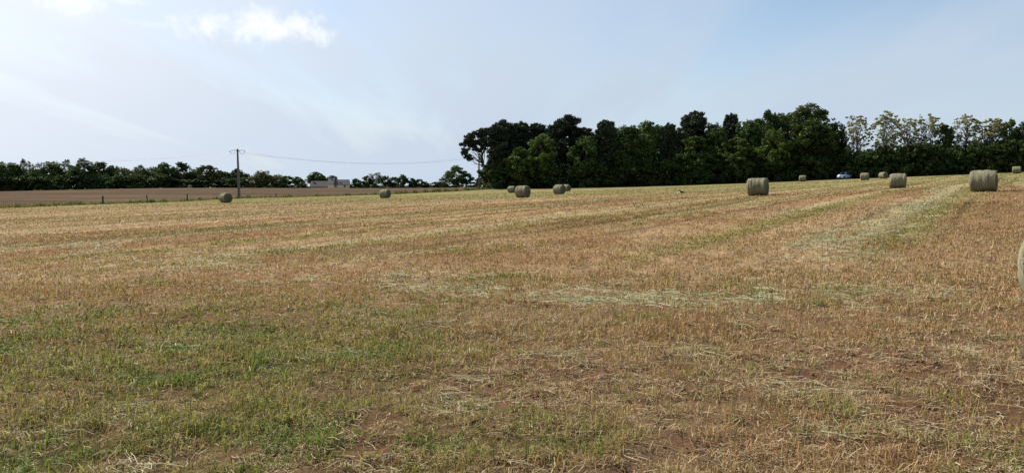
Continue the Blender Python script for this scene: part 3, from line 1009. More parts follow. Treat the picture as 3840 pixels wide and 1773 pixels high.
for i, (k, px, top, d, w) in enumerate((('scrub_b', 1900, 620, 194, 110), ('scrub_a', 1985, 630, 193, 120), ('scrub_b', 2080, 610, 192, 120), ('scrub_a', 2165, 620, 190, 120),
                                        ('scrub_b', 2250, 610, 190, 120), ('scrub_a', 2340, 610, 189, 120), ('scrub_b', 2430, 600, 188, 120), ('scrub_a', 2520, 600, 187, 120),
                                        ('scrub_b', 2610, 600, 186, 120), ('scrub_a', 2700, 600, 185, 120), ('scrub_b', 2790, 590, 184, 120), ('scrub_a', 2880, 590, 183, 120),
                                        ('scrub_b', 2970, 580, 182, 120), ('scrub_a', 3060, 580, 181, 120))):
    plant(k, px, top, d, w, 'dark undergrowth shrub at the foot of the wood', 'undergrowth at the foot of the wood')

HEDGE = 'trees of the hedge on the right'
for f in [
    ('robinia_a', 3203, 436, 178, 105, 'thin pale robinia standing alone beside the great oak, above the car'),
    ('robinia_b', 3318, 420, 176, 115, 'tall pale robinia, second from the great oak, with two airy tops'),
    ('robinia_a', 3392, 446, 177, 85, 'small pale robinia with ivy-dark stem, third from the great oak'),
    ('robinia_b', 3462, 432, 175, 110, 'pale robinia, fourth from the great oak, left of the ivy-dark tree'),
    ('oak_b', 3528, 472, 174, 85, 'ivy-dark narrow tree standing between the pale robinias'),
    ('robinia_a', 3598, 434, 172, 95, 'pale robinia just right of the ivy-dark tree'),
    ('robinia_c', 3685, 446, 170, 130, 'wide yellowish robinia above the largest bale on the right'),
    ('oak_a', 3768, 452, 170, 90, 'dark broadleaf tree right of the wide yellowish robinia'),
    ('oak_b', 3835, 458, 167, 95, 'dark broadleaf tree cut by the right picture edge'),
    ('oak_a', 3925, 450, 168, 120, None), ('oak_b', 4030, 445, 167, 120, None),
]:
    plant(f[0], f[1], f[2], f[3], f[4], f[5] or 'dark hedge tree just beyond the right picture edge', HEDGE)
HB = 'bushes of the hedge on the right'
for k, px, top, d, w in (('scrub_b', 3225, 568, 176, 110), ('scrub_a', 3290, 560, 175, 110), ('scrub_b', 3350, 545, 174, 110), ('scrub_a', 3415, 545, 172, 110),
                         ('scrub_b', 3480, 540, 171, 110), ('scrub_a', 3545, 545, 170, 110), ('scrub_b', 3610, 540, 169, 110), ('scrub_a', 3675, 535, 167, 110),
                         ('scrub_b', 3740, 530, 166, 110), ('scrub_a', 3805, 530, 165, 110), ('scrub_b', 3870, 525, 164, 110), ('scrub_a', 3950, 520, 162, 130), ('scrub_b', 4060, 515, 161, 140)):
    plant(k, px, top, d, w, 'dense dark green bush in the hedge under the pale robinias', HB)
for k, px, top, d, w in (('oak_b', 3260, 560, 196, 140), ('oak_a', 3400, 545, 194, 140), ('oak_b', 3540, 540, 192, 140), ('oak_a', 3680, 530, 190, 140), ('oak_b', 3820, 500, 188, 140),
                         ('scrub_a', 3200, 600, 182, 130), ('scrub_b', 3300, 600, 181, 130), ('scrub_a', 3400, 595, 180, 130), ('scrub_b', 3500, 590, 179, 130), ('scrub_a', 3600, 585, 177, 130),
                         ('scrub_b', 3700, 580, 176, 130), ('scrub_a', 3800, 580, 175, 130), ('scrub_b', 3900, 575, 174, 130)):
    plant(k, px, top, d, w, 'dark growth filling the back of the hedge on the right', 'growth at the back of the right hedge')

for i, px in enumerate(range(1880, 4100, 75)):
    plant(('scrub_b', 'oak_b')[i % 2], px, 600 if px < 3150 else 590, 232 - max(0, px - 2300) * 0.012, 130, 'dark growth filling the depth of the wood', 'growth in the depth of the wood')
for i, px in enumerate(range(1890, 3160, 55)):
    plant(('scrub_b', 'scrub_a')[i % 2], px, 640 if px < 2700 else 625, 203 - max(0, px - 2300) * 0.008, 120, 'dark growth filling the depth of the wood', 'growth in the depth of the wood')
LEFT = 'trees of the far line beyond the ploughed field'
ORD = ['first', 'second', 'third', 'fourth', 'fifth', 'sixth', 'seventh', 'eighth', 'ninth', 'tenth', 'eleventh', 'twelfth', 'thirteenth', 'fourteenth',
       'fifteenth', 'sixteenth', 'seventeenth', 'eighteenth', 'nineteenth', 'twentieth']
for i, (k, px, top, w) in enumerate((('oak_a', 10, 608, 75), ('oak_b', 55, 612, 60), ('open_a', 104, 598, 60), ('open_a', 155, 611, 65), ('oak_a', 205, 607, 65), ('open_a', 250, 600, 74),
                                     ('oak_c', 320, 596, 85), ('oak_a', 382, 608, 70), ('oak_b', 428, 622, 55), ('open_a', 470, 628, 60), ('open_a', 530, 620, 68), ('open_a', 575, 626, 55),
                                     ('oak_c', 622, 611, 75), ('oak_a', 685, 609, 70), ('open_a', 735, 633, 55), ('oak_b', 785, 621, 70), ('oak_a', 835, 640, 55), ('round_a', 886, 634, 62))):
    form = {'open_a': 'thin airy crown', 'oak_a': 'dark rounded crown', 'oak_b': 'dark green crown', 'oak_c': 'broad dark crown', 'round_a': 'round dark crown behind the utility pole'}[k]
    plant(k, px, top, 338 + (i % 3) * 4, w * 1.15, '%s tree from the left in the far line, %s' % (ORD[i], form), LEFT)
for i, px in enumerate(range(-120, 930, 46)):
    plant(('scrub_b', 'scrub_a')[i % 2], px, 652 + (i * 37 % 14) + (12 if px > 700 else 0), 334 + i % 2, 85, 'dark shrub at the foot of the far left tree line', 'shrubs under the far left trees')
for i, px in enumerate(range(-150, 900, 75)):
    plant(('oak_b', 'oak_a')[i % 2], px, 628 + (i * 29 % 12) + (14 if px > 650 else 0), 352, 100, 'dark tree in the back row of the far left tree line', 'back row of the far left trees')
MID = 'trees round the distant farm'
for k, px, top, d, w, lab in (
        ('yellow_a', 985, 641, 345, 95, 'yellowish green bushy tree right of the utility pole'),
        ('yellow_a', 1045, 655, 350, 80, 'pale green bushy tree, second right of the utility pole'),
        ('light_a', 928, 652, 348, 45, 'small pale green tree beside the utility pole'),
        ('oak_b', 1078, 660, 352, 50, 'dark pointed tree left of the farm trees'),
        ('round_a', 1122, 663, 350, 62, 'dark rounded tree left of the umbrella-shaped tree'),
        ('yellow_a', 1140, 682, 340, 26, 'small bright green bush at the left end of the barn'),
        ('round_a', 1195, 646, 480, 82, 'umbrella-shaped tree rising behind the dark barn roof'),
        ('oak_b', 1250, 659, 490, 48, 'small dark tree behind the farmhouse roof'),
        ('oak_b', 1336, 670, 430, 34, 'conical dark tree touching the right gable of the farmhouse'),
        ('light_a', 1348, 676, 430, 32, 'small green tree right of the conical tree by the farmhouse'),
        ('oak_a', 1378, 659, 440, 52, 'dark tree left of the pale tall tree beyond the lone bale'),
        ('open_a', 1412, 648, 450, 60, 'pale airy tree, tallest of the clump beyond the lone bale'),
        ('oak_b', 1446, 660, 440, 50, 'greyish green tree under the far thin pole'),
        ('oak_a', 1478, 664, 445, 50, 'dark tree right of the far thin pole'),
        ('round_a', 1510, 655, 440, 42, 'round-headed dark tree in the middle distance'),
        ('round_a', 1545, 668, 440, 40, 'smaller round-headed dark tree right of the first'),
        ('oak_b', 1575, 672, 440, 42, 'low dark tree at the right end of the distant clump'),
        ('oak_a', 1598, 681, 440, 36, 'lowest dark bush before the gap in the distant trees'),
        ('oak_b', 1640, 682, 430, 44, 'low green tree right of the gap in the distant trees'),
        ('light_a', 1664, 668, 420, 40, 'mid green tree touching the left of the big dark round tree'),
        ('oak_c', 1712, 622, 400, 92, 'big dark round tree left of the wood'),
        ('oak_b', 1752, 652, 400, 52, 'dark tree forming the right shoulder of the big round tree'),
        ('oak_b', 1800, 668, 380, 56, 'low dark tree behind the second utility pole'),
        ('scrub_a', 1845, 672, 380, 60, 'low bluish shrub glimpsed at the corner of the wood'),
):
    plant(k, px, top, d, w, lab, MID)
for i, px in enumerate(range(900, 1900, 58)):
    plant(('scrub_a', 'scrub_c')[i % 2], px, 690 + (i * 13 % 6), 470 if px > 1150 else 356, 70, 'low shrub along the foot of the distant trees', 'shrubs under the distant trees')

# ------------------------------------------------------------------ verge weeds
def verge():
    r = np.random.default_rng(17)
    n = 46000
    t = BT[1] + (T_CORNER + 0.004 - BT[1]) * r.random(n)
    yb = bound_y(t)
    off = r.normal(0.3, 0.9, n)
    y = yb + off; x = t * (y + APEX)
    cl = fbm(x * 0.45, y * 0.15, 81, 3); cl2 = fbm(x * 1.6, y * 0.5, 82, 2)
    rightward = sstep(t, -0.25, -0.02)
    keep = r.random(n) < 0.10 + 0.75 * sstep(cl + 0.15 * rightward, 0.42, 0.62) + 0.2 * rightward
    x, y, cl, cl2, rightward = x[keep], y[keep], cl[keep], cl2[keep], rightward[keep]; n = len(x)
    L = (0.15 + 0.26 * r.random(n)) * (0.5 + 0.5 * sstep(cl2, 0.4, 0.6) + 0.9 * sstep(cl2, 0.62, 0.75)) * (1 + 0.5 * rightward)
    a = r.random(n) * 6.283
    o = np.c_[x, y, height(x, y) - 0.02]
    sd = np.c_[np.cos(a), np.sin(a), np.zeros(n)] * (0.03 + 0.05 * r.random(n))[:, None]
    tip = o + np.c_[r.normal(0, 0.35, n) * L, r.normal(0, 0.35, n) * L, L]
    V = np.stack([o - sd, o + sd, tip], 1).reshape(-1, 3)
    c = pick([(0.13, 0.16, 0.045), (0.19, 0.20, 0.07), (0.09, 0.12, 0.035), (0.26, 0.25, 0.11)], n, r)
    dk = sstep(cl2, 0.6, 0.75)[:, None]; c = c * (1 - 0.4 * dk)
    tag(obj('verge_weeds', mesh_np('verge_weeds', V, [np.arange(3 * n).reshape(n, 3)], np.repeat(c, 3, 0)), mat_leaf('weed', 0.3)),
        'rough strip of grass and weeds between hay field and ploughed field', kind='stuff')
    # rank grass along the edge of the wood
    n = 14000
    t = T_CORNER + (BT[-2] - T_CORNER) * r.random(n)
    y = bound_y(t) + r.random(n) ** 0.7 * 3 - 0.6; x = t * (y + APEX)
    L = 0.2 + 0.5 * r.random(n) * fbm(x * 0.3, y * 0.3, 83, 2)
    a = r.random(n) * 6.283
    o = np.c_[x, y, height(x, y) - 0.02]
    sd = np.c_[np.cos(a), np.sin(a), np.zeros(n)] * 0.07
    tip = o + np.c_[r.normal(0, 0.2, n), r.normal(0, 0.2, n), L]
    V = np.stack([o - sd, o + sd, tip], 1).reshape(-1, 3)
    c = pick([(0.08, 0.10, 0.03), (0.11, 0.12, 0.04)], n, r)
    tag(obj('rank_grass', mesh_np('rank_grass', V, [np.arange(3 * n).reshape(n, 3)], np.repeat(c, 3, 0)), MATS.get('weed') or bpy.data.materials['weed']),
        'dark rank grass along the shaded edge of the wood', kind='stuff')


verge()


# ------------------------------------------------------------------ hay bales
def mat_hay(name, axis_side):
    m = bpy.data.materials.new(name); m.use_nodes = True
    t = NT(m.node_tree)
    tc = t.n('ShaderNodeTexCoord').outputs['Object']
    rnd = t.n('ShaderNodeObjectInfo').outputs['Random']
    off = t.vmath('ADD', tc, t.n('ShaderNodeCombineXYZ', i_0=t.math('MULTIPLY', rnd, 37.0), i_1=0.0, i_2=0.0).outputs[0])
    if axis_side:                               # bands of netting run round the bale (across local X)
        n1 = t.noise(t.mapping(off, scale=(5.5, 0.9, 0.9)), 1.0, 4.0, 0.6, 0.9)
        n2 = t.noise(t.mapping(off, scale=(40, 5, 5)), 1.0, 5.0, 0.65, 0.5)
        n3 = t.noise(off, 2.6, 4.0, 0.6, 0.4)
        c = t.mix(t.rng(n1, 0.40, 0.60), (0.125, 0.122, 0.070, 1), (0.29, 0.275, 0.175, 1))
        c = t.mix(t.rng(n2, 0.3, 0.7, 0, 0.75), c, (0.35, 0.325, 0.21, 1))
        c = t.mix(t.rng(n3, 0.48, 0.72, 0, 0.45), c, (0.165, 0.145, 0.09, 1))
        h = t.math('ADD', t.math('MULTIPLY', n1, 1.6), n2)
    else:
        n1 = t.noise(t.mapping(off, scale=(3, 20, 20)), 1.0, 6.0, 0.7, 1.2)
        n3 = t.noise(off, 2.2, 4.0, 0.6, 0.4)
        c = t.mix(t.rng(n1, 0.3, 0.7), (0.10, 0.105, 0.052, 1), (0.235, 0.225, 0.125, 1))
        c = t.mix(t.rng(n3, 0.45, 0.7, 0, 0.4), c, (0.14, 0.125, 0.065, 1))
        h = n1
    c = t.vmath('MULTIPLY', c, (0.62, 0.62, 0.60))
    p = t.n('ShaderNodeBsdfPrincipled'); t.link(c, p.inputs['Base Color'])
    p.inputs['Roughness'].default_value = 0.9; p.inputs['Specular IOR Level'].default_value = 0.15
    b = t.n('ShaderNodeBump'); b.inputs['Strength'].default_value = 0.5; b.inputs['Distance'].default_value = 0.012
    t.link(h, b.inputs['Height']); t.link(b.outputs[0], p.inputs['Normal'])
    t.link(p.outputs[0], t.n('ShaderNodeOutputMaterial').inputs[0])
    return m


HAY_SIDE, HAY_END = mat_hay('netted_hay', True), mat_hay('cut_hay_face', False)
STRAND = mat_leaf('hay_strand', 0.15)


def bale_meshes(seed, L=1.25, D=1.30):
    r = np.random.default_rng(seed)
    nx, na = 34, 72
    xs = np.linspace(-0.5, 0.5, nx); an = np.linspace(0, 2 * math.pi, na, endpoint=False)
    Rr = D / 2
    grooves = np.interp(xs, np.linspace(-.5, .5, 11) + r.normal(0, .015, 11), (r.random(11) - 0.5) * 0.05) + (r.random(nx) - 0.5) * 0.014
    X, A = np.meshgrid(xs, an, indexing='ij')
    e = np.abs(X) * 2
    prof = 1 - 0.11 * np.clip((e - 0.80) / 0.20, 0, 1) ** 2 + 0.018 * (1 - e ** 2)
    rad = Rr * prof + grooves[:, None] * (0.6 + 0.8 * vnoise(A * 1.2, X * 3, seed))
    rad += (vnoise(A * 2.0 / 1.0, X * 5 + seed, 91) - 0.5) * 0.03 + (vnoise(A * 14, X * 22, 92 + seed) - 0.5) * 0.02
    sag = 1 - 0.03 * (np.cos(A) < -0.6)
    y = rad * np.sin(A) * 1.01; z = rad * np.cos(A) * sag
    z = np.maximum(z, -Rr * 0.945)                       # sits flat on the ground
    shear = 0.02 * r.normal()
    V = np.stack([X * L + shear * z, y, z + Rr * 0.945], -1).reshape(-1, 3)
    idx = np.arange(nx * na).reshape(nx, na)
    q = np.stack([idx[:-1], idx[1:], np.roll(idx, -1, 1)[1:], np.roll(idx, -1, 1)[:-1]], -1).reshape(-1, 4)
    side = mesh_np('net_wrap', V, [q], None, True); side.materials.append(HAY_SIDE)
    ends = []
    for sgn, ring in ((-1, idx[0]), (1, idx[-1])):
        E = V[ring]; c = E.mean(0); K = 12
        rows = []
        for k in range(K + 1):
            f = 1 - k / K * 0.985
            rr = c + (E - c) * f
            bulge = 0.045 * (1 - f ** 2) + (vnoise(an * 6, np.full(na, k * 1.3), seed + 5) - 0.5) * 0.04 * (1 if k else 0) + 0.02 * math.sin(k * 2.1) * (1 if k else 0)
            rr = rr.copy(); rr[:, 0] += sgn * bulge
            rows.append(rr)
        EV = np.concatenate(rows); ii = np.arange((K + 1) * na).reshape(K + 1, na)
        eq = np.stack([ii[:-1], np.roll(ii, -1, 1)[:-1], np.roll(ii, -1, 1)[1:], ii[1:]], -1).reshape(-1, 4)
        if sgn < 0: eq = eq[:, ::-1]
        em = mesh_np('end_face', EV, [eq, ii[-1][None, :] if sgn > 0 else ii[-1][None, ::-1]], None, True); em.materials.append(HAY_END)
        ends.append(em)
    # stray strands
    m = 1500
    endish = r.random(m) < 0.6
    sx = np.where(endish, np.sign(r.random(m) - 0.5) * (0.49 + 0.03 * r.random(m)), r.random(m) - 0.5) * L
    a = r.random(m) * 6.283; rr = np.where(endish, Rr * np.sqrt(r.random(m)) * 0.95, Rr * 1.005)
    o = np.c_[sx, rr * np.sin(a), rr * np.cos(a) + Rr * 0.945]
    jt = np.where(endish, 0.6, 0.12)
    d = np.c_[np.where(endish, np.sign(sx) * 0.35 * r.random(m), r.normal(0, 0.5, m)), np.cos(a) + r.normal(0, 1, m) * jt, -np.sin(a) + r.normal(0, 1, m) * jt]
    d = unit(d) * (0.05 + 0.16 * r.random(m))[:, None] + np.c_[np.zeros(m), np.where(endish, 0, np.sin(a) * 0.012), np.where(endish, 0, np.cos(a) * 0.012)]
    sd = unit(np.cross(d, r.normal(size=(m, 3)))) * 0.0032
    SV = np.stack([o - sd, o + sd, o + d], 1).reshape(-1, 3)
    ok = SV[:, 2].reshape(m, 3).min(1) > 0.0
    SV = SV.reshape(m, 3, 3)[ok].reshape(-1, 3); m2 = ok.sum()
    c = pick([(0.48, 0.45, 0.29), (0.38, 0.35, 0.22), (0.55, 0.52, 0.36), (0.25, 0.23, 0.13)], m2, r)
    st = mesh_np('loose_strand', SV, [np.arange(3 * m2).reshape(m2, 3)], np.repeat(c, 3, 0)); st.materials.append(STRAND)
    return side, ends, st


BALES = [  # bearing px, depth, angle between axis and sight line (deg), label
    (850, 102, 32, 'round hay bale nearest the utility pole, leftmost of all bales, end face to camera'),
    (1446, 115, 56, 'lone round hay bale in the left middle field, right of the distant farmhouse'),
    (1920, 149, 60, 'small round hay bale half hidden behind a nearer bale below the light green trees'),
    (1961, 83.5, 59, 'round hay bale overlapping a smaller one, near the picture centre'),
    (2097, 105, 56, 'nearer round bale of the overlapping pair under the big spreading pine'),
    (2124, 149, 50, 'farther round bale peeping out behind the pair under the big spreading pine'),
    (2839, 56.5, 79, 'large round hay bale standing alone in front of the great oak'),
    (3005, 164, 86, 'small far round bale at the wood edge left of the parked car'),
    (3237, 137, 80, 'small round bale just right of the parked car'),
    (3306, 154, 47, 'small round bale turned with its end lit, second right of the parked car'),
    (3361, 68.5, 88, 'upright-looking mid-size round bale in front of the pale robinias'),
    (3681, 47, 84, 'largest full round bale, close to the right edge of the field'),
    (3803, 142, 86, 'small far round bale at the right end of the field near the picture edge'),
    (4084, 9.3, 0, 'nearest round hay bale, cut off by the right picture edge'),
]
BM = [bale_meshes(s) for s in (1, 2, 3)]
BMN = bale_meshes(9)
for i, (px, d, phi, lab) in enumerate(BALES):
    side, ends, st = BMN if d < 10 else BM[i % 3]
    x, y = ground_xy(px, d); 
    g = lambda a, b: hz(a, b)
    nx_ = -(g(x + 1, y) - g(x - 1, y)) / 2; ny_ = -(g(x, y + 1) - g(x, y - 1)) / 2
    up = Vector((nx_, ny_, 1)).normalized()
    bearing = math.atan2(x, y)
    # right-hand end turned towards the camera by (90 - phi)
    a = -bearing - R(90 - phi)
    fx = Vector((math.cos(a), math.sin(a), 0)); fx = (fx - up * fx.dot(up)).normalized()
    fy = up.cross(fx)
    M = Matrix((fx, fy, up)).transposed().to_4x4(); M.translation = (x, y, hz(x, y) - 0.015)
    e = empty('hay_bale'); e.matrix_world = M
    s = 1.04 if 6 == i or 11 == i else 1.0
    e.scale = (s, 1, 1)
    tag(e, lab, 'hay bale', 'round hay bales on the mown field')
    obj('net_wrap', side, parent=e)
    for em in ends: obj('end_face', em, parent=e)
    so = obj('loose_strand', st, parent=e); so['kind'] = 'stuff'

# ------------------------------------------------------------------ utility poles and wires
CONC = mat_plain('weathered_concrete', (0.15, 0.14, 0.12), 0.9, 0.2, 4.0, bump=0.3)
STEEL = mat_plain('galvanised_steel', (0.11, 0.13, 0.16), 0.55, 0.1, 6.0, metal=0.3)
WIRE = mat_plain('aluminium_wire', (0.14, 0.155, 0.175), 0.5, 0.05, 6.0)
GLASS = mat_plain('insulator_glass', (0.10, 0.16, 0.20), 0.2, 0.05)


def utility_pole(px, row_top, d, yaw, label, lean=0.0, arm=1.4):
    x, y = ground_xy(px, d); z = hz(x, y)
    H = at(px, row_top, d)[2] - z
    e = empty('utility_pole', (x, y, z), (0, lean, yaw))
    tag(e, label, 'utility pole', 'concrete utility poles with drooping arms')
    m = MB()
    prof = lambda w, t: [(-w, -t, 0), (-w * .35, -t, 0), (-w * .3, -t * .55, 0), (w * .3, -t * .55, 0), (w * .35, -t, 0), (w, -t, 0), (w, t, 0), (w * .35, t, 0), (w * .3, t * .55, 0), (-w * .3, t * .55, 0), (-w * .35, t, 0), (-w, t, 0)]
    V = []; nl = 7
    for i in range(nl):
        f = i / (nl - 1); w = 0.235 - 0.115 * f; t = 0.17 - 0.06 * f
        V += [(p[0], p[1], -0.5 + (H + 0.5) * f) for p in prof(w, t)]
    k = 12
    F = [(i * k + j, i * k + (j + 1) % k, (i + 1) * k + (j + 1) % k, (i + 1) * k + j) for i in range(nl - 1) for j in range(k)]
    F += [tuple((nl - 1) * k + j for j in range(k)), tuple(range(k))[::-1]]
    m.poly(V, F); m.build('shaft', CONC, e)
    ends = []
    for s in (-1, 1):
        a = MB()
        P = [(s * 0.10, -0.13, H - 0.36), (s * 0.45 * arm / 1.4, -0.13, H - 0.28), (s * 0.8 * arm / 1.4, -0.13, H - 0.26), (s * 1.15 * arm / 1.4, -0.13, H - 0.33), (s * arm, -0.13, H - 0.48)]
        a.tube(P, [0.05, 0.05, 0.045, 0.04, 0.035], 6)
        ao = a.build('crossarm', STEEL, e, True)
        ins = MB(); ins.tube([(s * arm, -0.13, H - 0.46), (s * arm, -0.13, H - 0.56), (s * arm, -0.13, H - 0.66)], [0.06, 0.08, 0.05], 8)
        ins.build('insulator', GLASS, ao)
        ends.append((s * arm, -0.13, H - 0.66))
        j = MB()
        P = [(s * (arm - 0.05 - 0.95 * t), -0.16, H - 0.62 - 0.42 * math.sin(math.pi * t)) for t in np.linspace(0, 1, 9)]
        j.tube(P, 0.022, 5); j.build('jumper_loop', WIRE, e)
    a = MB(); a.tube([(0.1, -0.15, H - 0.40), (0.5, -0.4, H - 0.50), (0.62, -0.45, H - 0.62)], [0.045, 0.04, 0.035], 6)
    ao = a.build('bracket', STEEL, e, True)
    ends.append((0.62, -0.45, H - 0.64))
    c = MB(); c.box((0, 0, H - 0.36), (0.19, 0.155, 0.05)); c.build('clamp', STEEL, e)
    M = Matrix.Translation((x, y, z)) @ Matrix.Rotation(yaw, 4, 'Z') @ Matrix.Rotation(lean, 4, 'Y')
    return [M @ Vector(p) for p in ends]


pa = utility_pole(900, 559, 147, R(0), 'concrete utility pole with drooping arms standing beside the leftmost bale', lean=R(-0.6))
pb = utility_pole(1797, 578, 214, R(-20), 'slim dark utility pole at the left corner of the wood')
pc = utility_pole(-620, 575, 225, R(10), 'utility pole beyond the left picture edge')


def wire(a, b, sag, label, rad=0.0085):
    m = MB()
    P = []
    for t in np.linspace(0, 1, 33):
        p = a.lerp(b, t); P.append((p.x, p.y, p.z - sag * 4 * t * (1 - t)))
    m.tube(P, rad, 4)
    tag(m.build('overhead_wire', WIRE), label, 'wire', 'overhead wires of the utility poles')


for k, nm in enumerate(('left arm', 'right arm', 'middle bracket')):
    wire(pa[k], pb[k], 1.9 + 0.15 * k, 'thin wire from the %s of the near pole to the pole by the wood' % nm)
    wire(pa[k], pc[k], 2.2 + 0.15 * k, 'wire from the %s of the near pole leaving to the left' % nm, 0.013)

x, y = ground_xy(1459, 560)
z = hz(x, y)
m = MB(); m.tube([(0, 0, -0.5), (0, 0, 4), (0, 0, at(1459, 657, 560)[2] - z)], [0.16, 0.13, 0.10], 8)
e = tag(empty('power_pole', (x, y, z)), 'far thin pole rising among the distant trees', 'utility pole')
m.build('shaft', CONC, e)
m = MB(); m.box((0, 0, at(1459, 657, 560)[2] - z - 0.5), (0.7, 0.06, 0.06)); m.build('crossarm', STEEL, e)

# ------------------------------------------------------------------ fence posts and field gate
POST = mat_plain('grey_post_wood', (0.045, 0.036, 0.027), 0.9, 0.3, 8.0, bump=0.4)


def fence_post(px, d, h, label, lean=(0, 0), r0=0.085):
    x, y = ground_xy(px, d); z = hz(x, y)
    m = MB()
    P = [(0, 0, -0.4), (lean[0] * 0.4, lean[1] * .4, h * 0.4), (lean[0], lean[1], h - 0.03), (lean[0], lean[1], h)]
    r0 *= 1.3; m.tube(P, [r0 * 1.1, r0, r0 * 0.92, r0 * 0.7], 9)
    o = m.build('fence_post', POST, None, False)
    o.location = (x, y, z)
    tag(o, label, 'post', 'wooden fence posts along the verge')


fence_post(390, 118.0, 1.28, 'leftmost upright wooden fence post on the verge', (0.02, 0), 0.10)
fence_post(557, 129.0, 1.24, 'tilted wooden fence post, second from the left', (-0.10, 0), 0.075)
fence_post(706, 137.0, 1.26, 'wooden fence post just left of the leftmost bale', (0.0, 0), 0.085)
fence_post(1038, 151.8, 0.85, 'short fence post right of the near utility pole', (0, 0), 0.07)
fence_post(1826, 192, 1.0, 'dark post at the corner of the wood beside the field gate', (0.02, 0), 0.10)

gx, gy = ground_xy(1852, 193); gz = hz(gx, gy)
g = tag(empty('field_gate', (gx, gy, gz)), 'low dark field gate at the left corner of the wood', 'gate')
for zz in (0.25, 0.5):
    m = MB(); m.box((0, 0, zz), (1.15, 0.035, 0.045)); m.build('rail', POST, g)
for xx in (-1.1, 1.1):
    m = MB(); m.tube([(xx, 0.08, -0.3), (xx, 0.08, 0.7)], 0.07, 8); m.build('post', POST, g)

# ------------------------------------------------------------------ farm
RENDER = mat_plain('pinkish_render', (0.80, 0.57, 0.44), 0.9, 0.08, 1.0)
SLATE = mat_plain('grey_slate', (0.075, 0.066, 0.076), 0.8, 0.15, 1.2)
TILE = mat_plain('dark_tile', (0.048, 0.037, 0.037), 0.85, 0.2, 1.0)
STONE = mat_plain('pale_stone', (0.30, 0.27, 0.23), 0.9, 0.15, 1.0)
PINK = mat_plain('red_tile', (0.24, 0.14, 0.115), 0.85, 0.15, 1.0)
PANE = mat_plain('window_pane', (0.03, 0.04, 0.05), 0.1, 0.02, 3.0, spec=0.8)


def gabled(parent, cx, y0, y1, xl, xr, zb, ze, zr, wallm, roofm, over=0.25, along='x', wname='wall', rname='roof'):
    """Walls and a pitched roof; ridge along x (or along y)."""
    w = MB()
    ym = (y0 + y1) / 2; xm = (xl + xr) / 2
    if along == 'x':
        V = [(xl, y0, zb), (xr, y0, zb), (xr, y1, zb), (xl, y1, zb), (xl, y0, ze), (xr, y0, ze), (xr, y1, ze), (xl, y1, ze), (xl, ym, zr), (xr, ym, zr)]
        F = [(0, 1, 5, 4), (2, 3, 7, 6), (1, 2, 6, 9, 5), (3, 0, 4, 8, 7)]
    else:
        V = [(xl, y0, zb), (xr, y0, zb), (xr, y1, zb), (xl, y1, zb), (xl, y0, ze), (xr, y0, ze), (xr, y1, ze), (xl, y1, ze), (xm, y0, zr), (xm, y1, zr)]
        F = [(0, 1, 5, 8, 4), (2, 3, 7, 9, 6), (1, 2, 6, 5), (3, 0, 4, 7)]
    w.poly(V, F); wo = w.build(wname, wallm, parent)
    r = MB(); th = 0.14
    sl = (zr - ze)
    if along == 'x':
        hw = (y1 - y0) / 2
        for s in (-1, 1):
            ye = ym + s * (hw + over); zz = ze - sl * over / hw + 0.04
            A = [(xl - over, ye, zz), (xr + over, ye, zz), (xr + over, ym, zr + 0.04), (xl - over, ym, zr + 0.04)]
            Bt = [(a, b, c + th) for a, b, c in A]
            r.poly(A + Bt, [(0, 1, 2, 3)[::-1], (4, 5, 6, 7), (0, 1, 5, 4), (1, 2, 6, 5), (3, 0, 4, 7)])
    else:
        hw = (xr - xl) / 2
        for s in (-1, 1):
            xe = xm + s * (hw + over); zz = ze - sl * over / hw + 0.04
            A = [(xe, y0 - over, zz), (xe, y1 + over, zz), (xm, y1 + over, zr + 0.04), (xm, y0 - over, zr + 0.04)]
            Bt = [(a, b, c + th) for a, b, c in A]
            r.poly(A + Bt, [(0, 1, 2, 3)[::-1], (4, 5, 6, 7), (0, 1, 5, 4), (1, 2, 6, 5), (3, 0, 4, 7)])
    ro = r.build(rname, roofm, parent)
    return wo, ro


FD = 440.0
hx, hy = ground_xy(1283, FD); hzv = hz(hx, hy)
k = FD / FPX
zrow = lambda row: at(1283, row, FD)[2] - hzv
xpx = lambda px: (px - 1283) * k
house = tag(empty('farmhouse', (hx, hy, hzv), (0, 0, R(4))), 'pinkish farmhouse with grey slate roof standing beyond the ploughed field', 'house')
_, rf = gabled(house, 0, -3.2, 3.2, xpx(1257), xpx(1311), -0.5, zrow(691.5), zrow(674.5), RENDER, SLATE, 0.3)
s = MB(); s.box((xpx(1281), -2.05, zrow(685.5)), (0.55, 0.42, 0.16), None); s.build('skylight', PANE, rf)
_, rf2 = gabled(house, 0, -4.2, 4.2, xpx(1238), xpx(1257.5), -0.5, zrow(690), zrow(669), RENDER, SLATE, 0.3, 'x', 'wing_wall', 'wing_roof')
s = MB(); s.box((xpx(1248), -2.9, zrow(684.5)), (0.3, 0.3, 0.12)); s.build('skylight', PANE, rf2)
s = MB(); s.box((xpx(1243), 0, zrow(667)), (0.35, 0.35, 0.5)); s.build('chimney', STONE, rf2)
for xx in (1266, 1298):
    s = MB(); s.box((xpx(xx), -3.19, zrow(698)), (0.5, 0.05, 0.6)); fr = s.build('window', STONE, house)
    s = MB(); s.box((xpx(xx), -3.23, zrow(698)), (0.4, 0.03, 0.5)); s.build('pane', PANE, fr)
bx_, by_ = ground_xy(1205, 448); bz = hz(bx_, by_)
kb = 448 / FPX
zrb = lambda row: at(1205, row, 448)[2] - bz
barn = tag(empty('barn', (bx_, by_, bz), (0, 0, R(4))), 'long low barn with dark tiled roof left of the farmhouse', 'barn')
gabled(barn, 0, -4.5, 4.5, (1173 - 1205) * kb, (1240 - 1205) * kb, -0.5, zrb(699), zrb(680), STONE, TILE, 0.4)
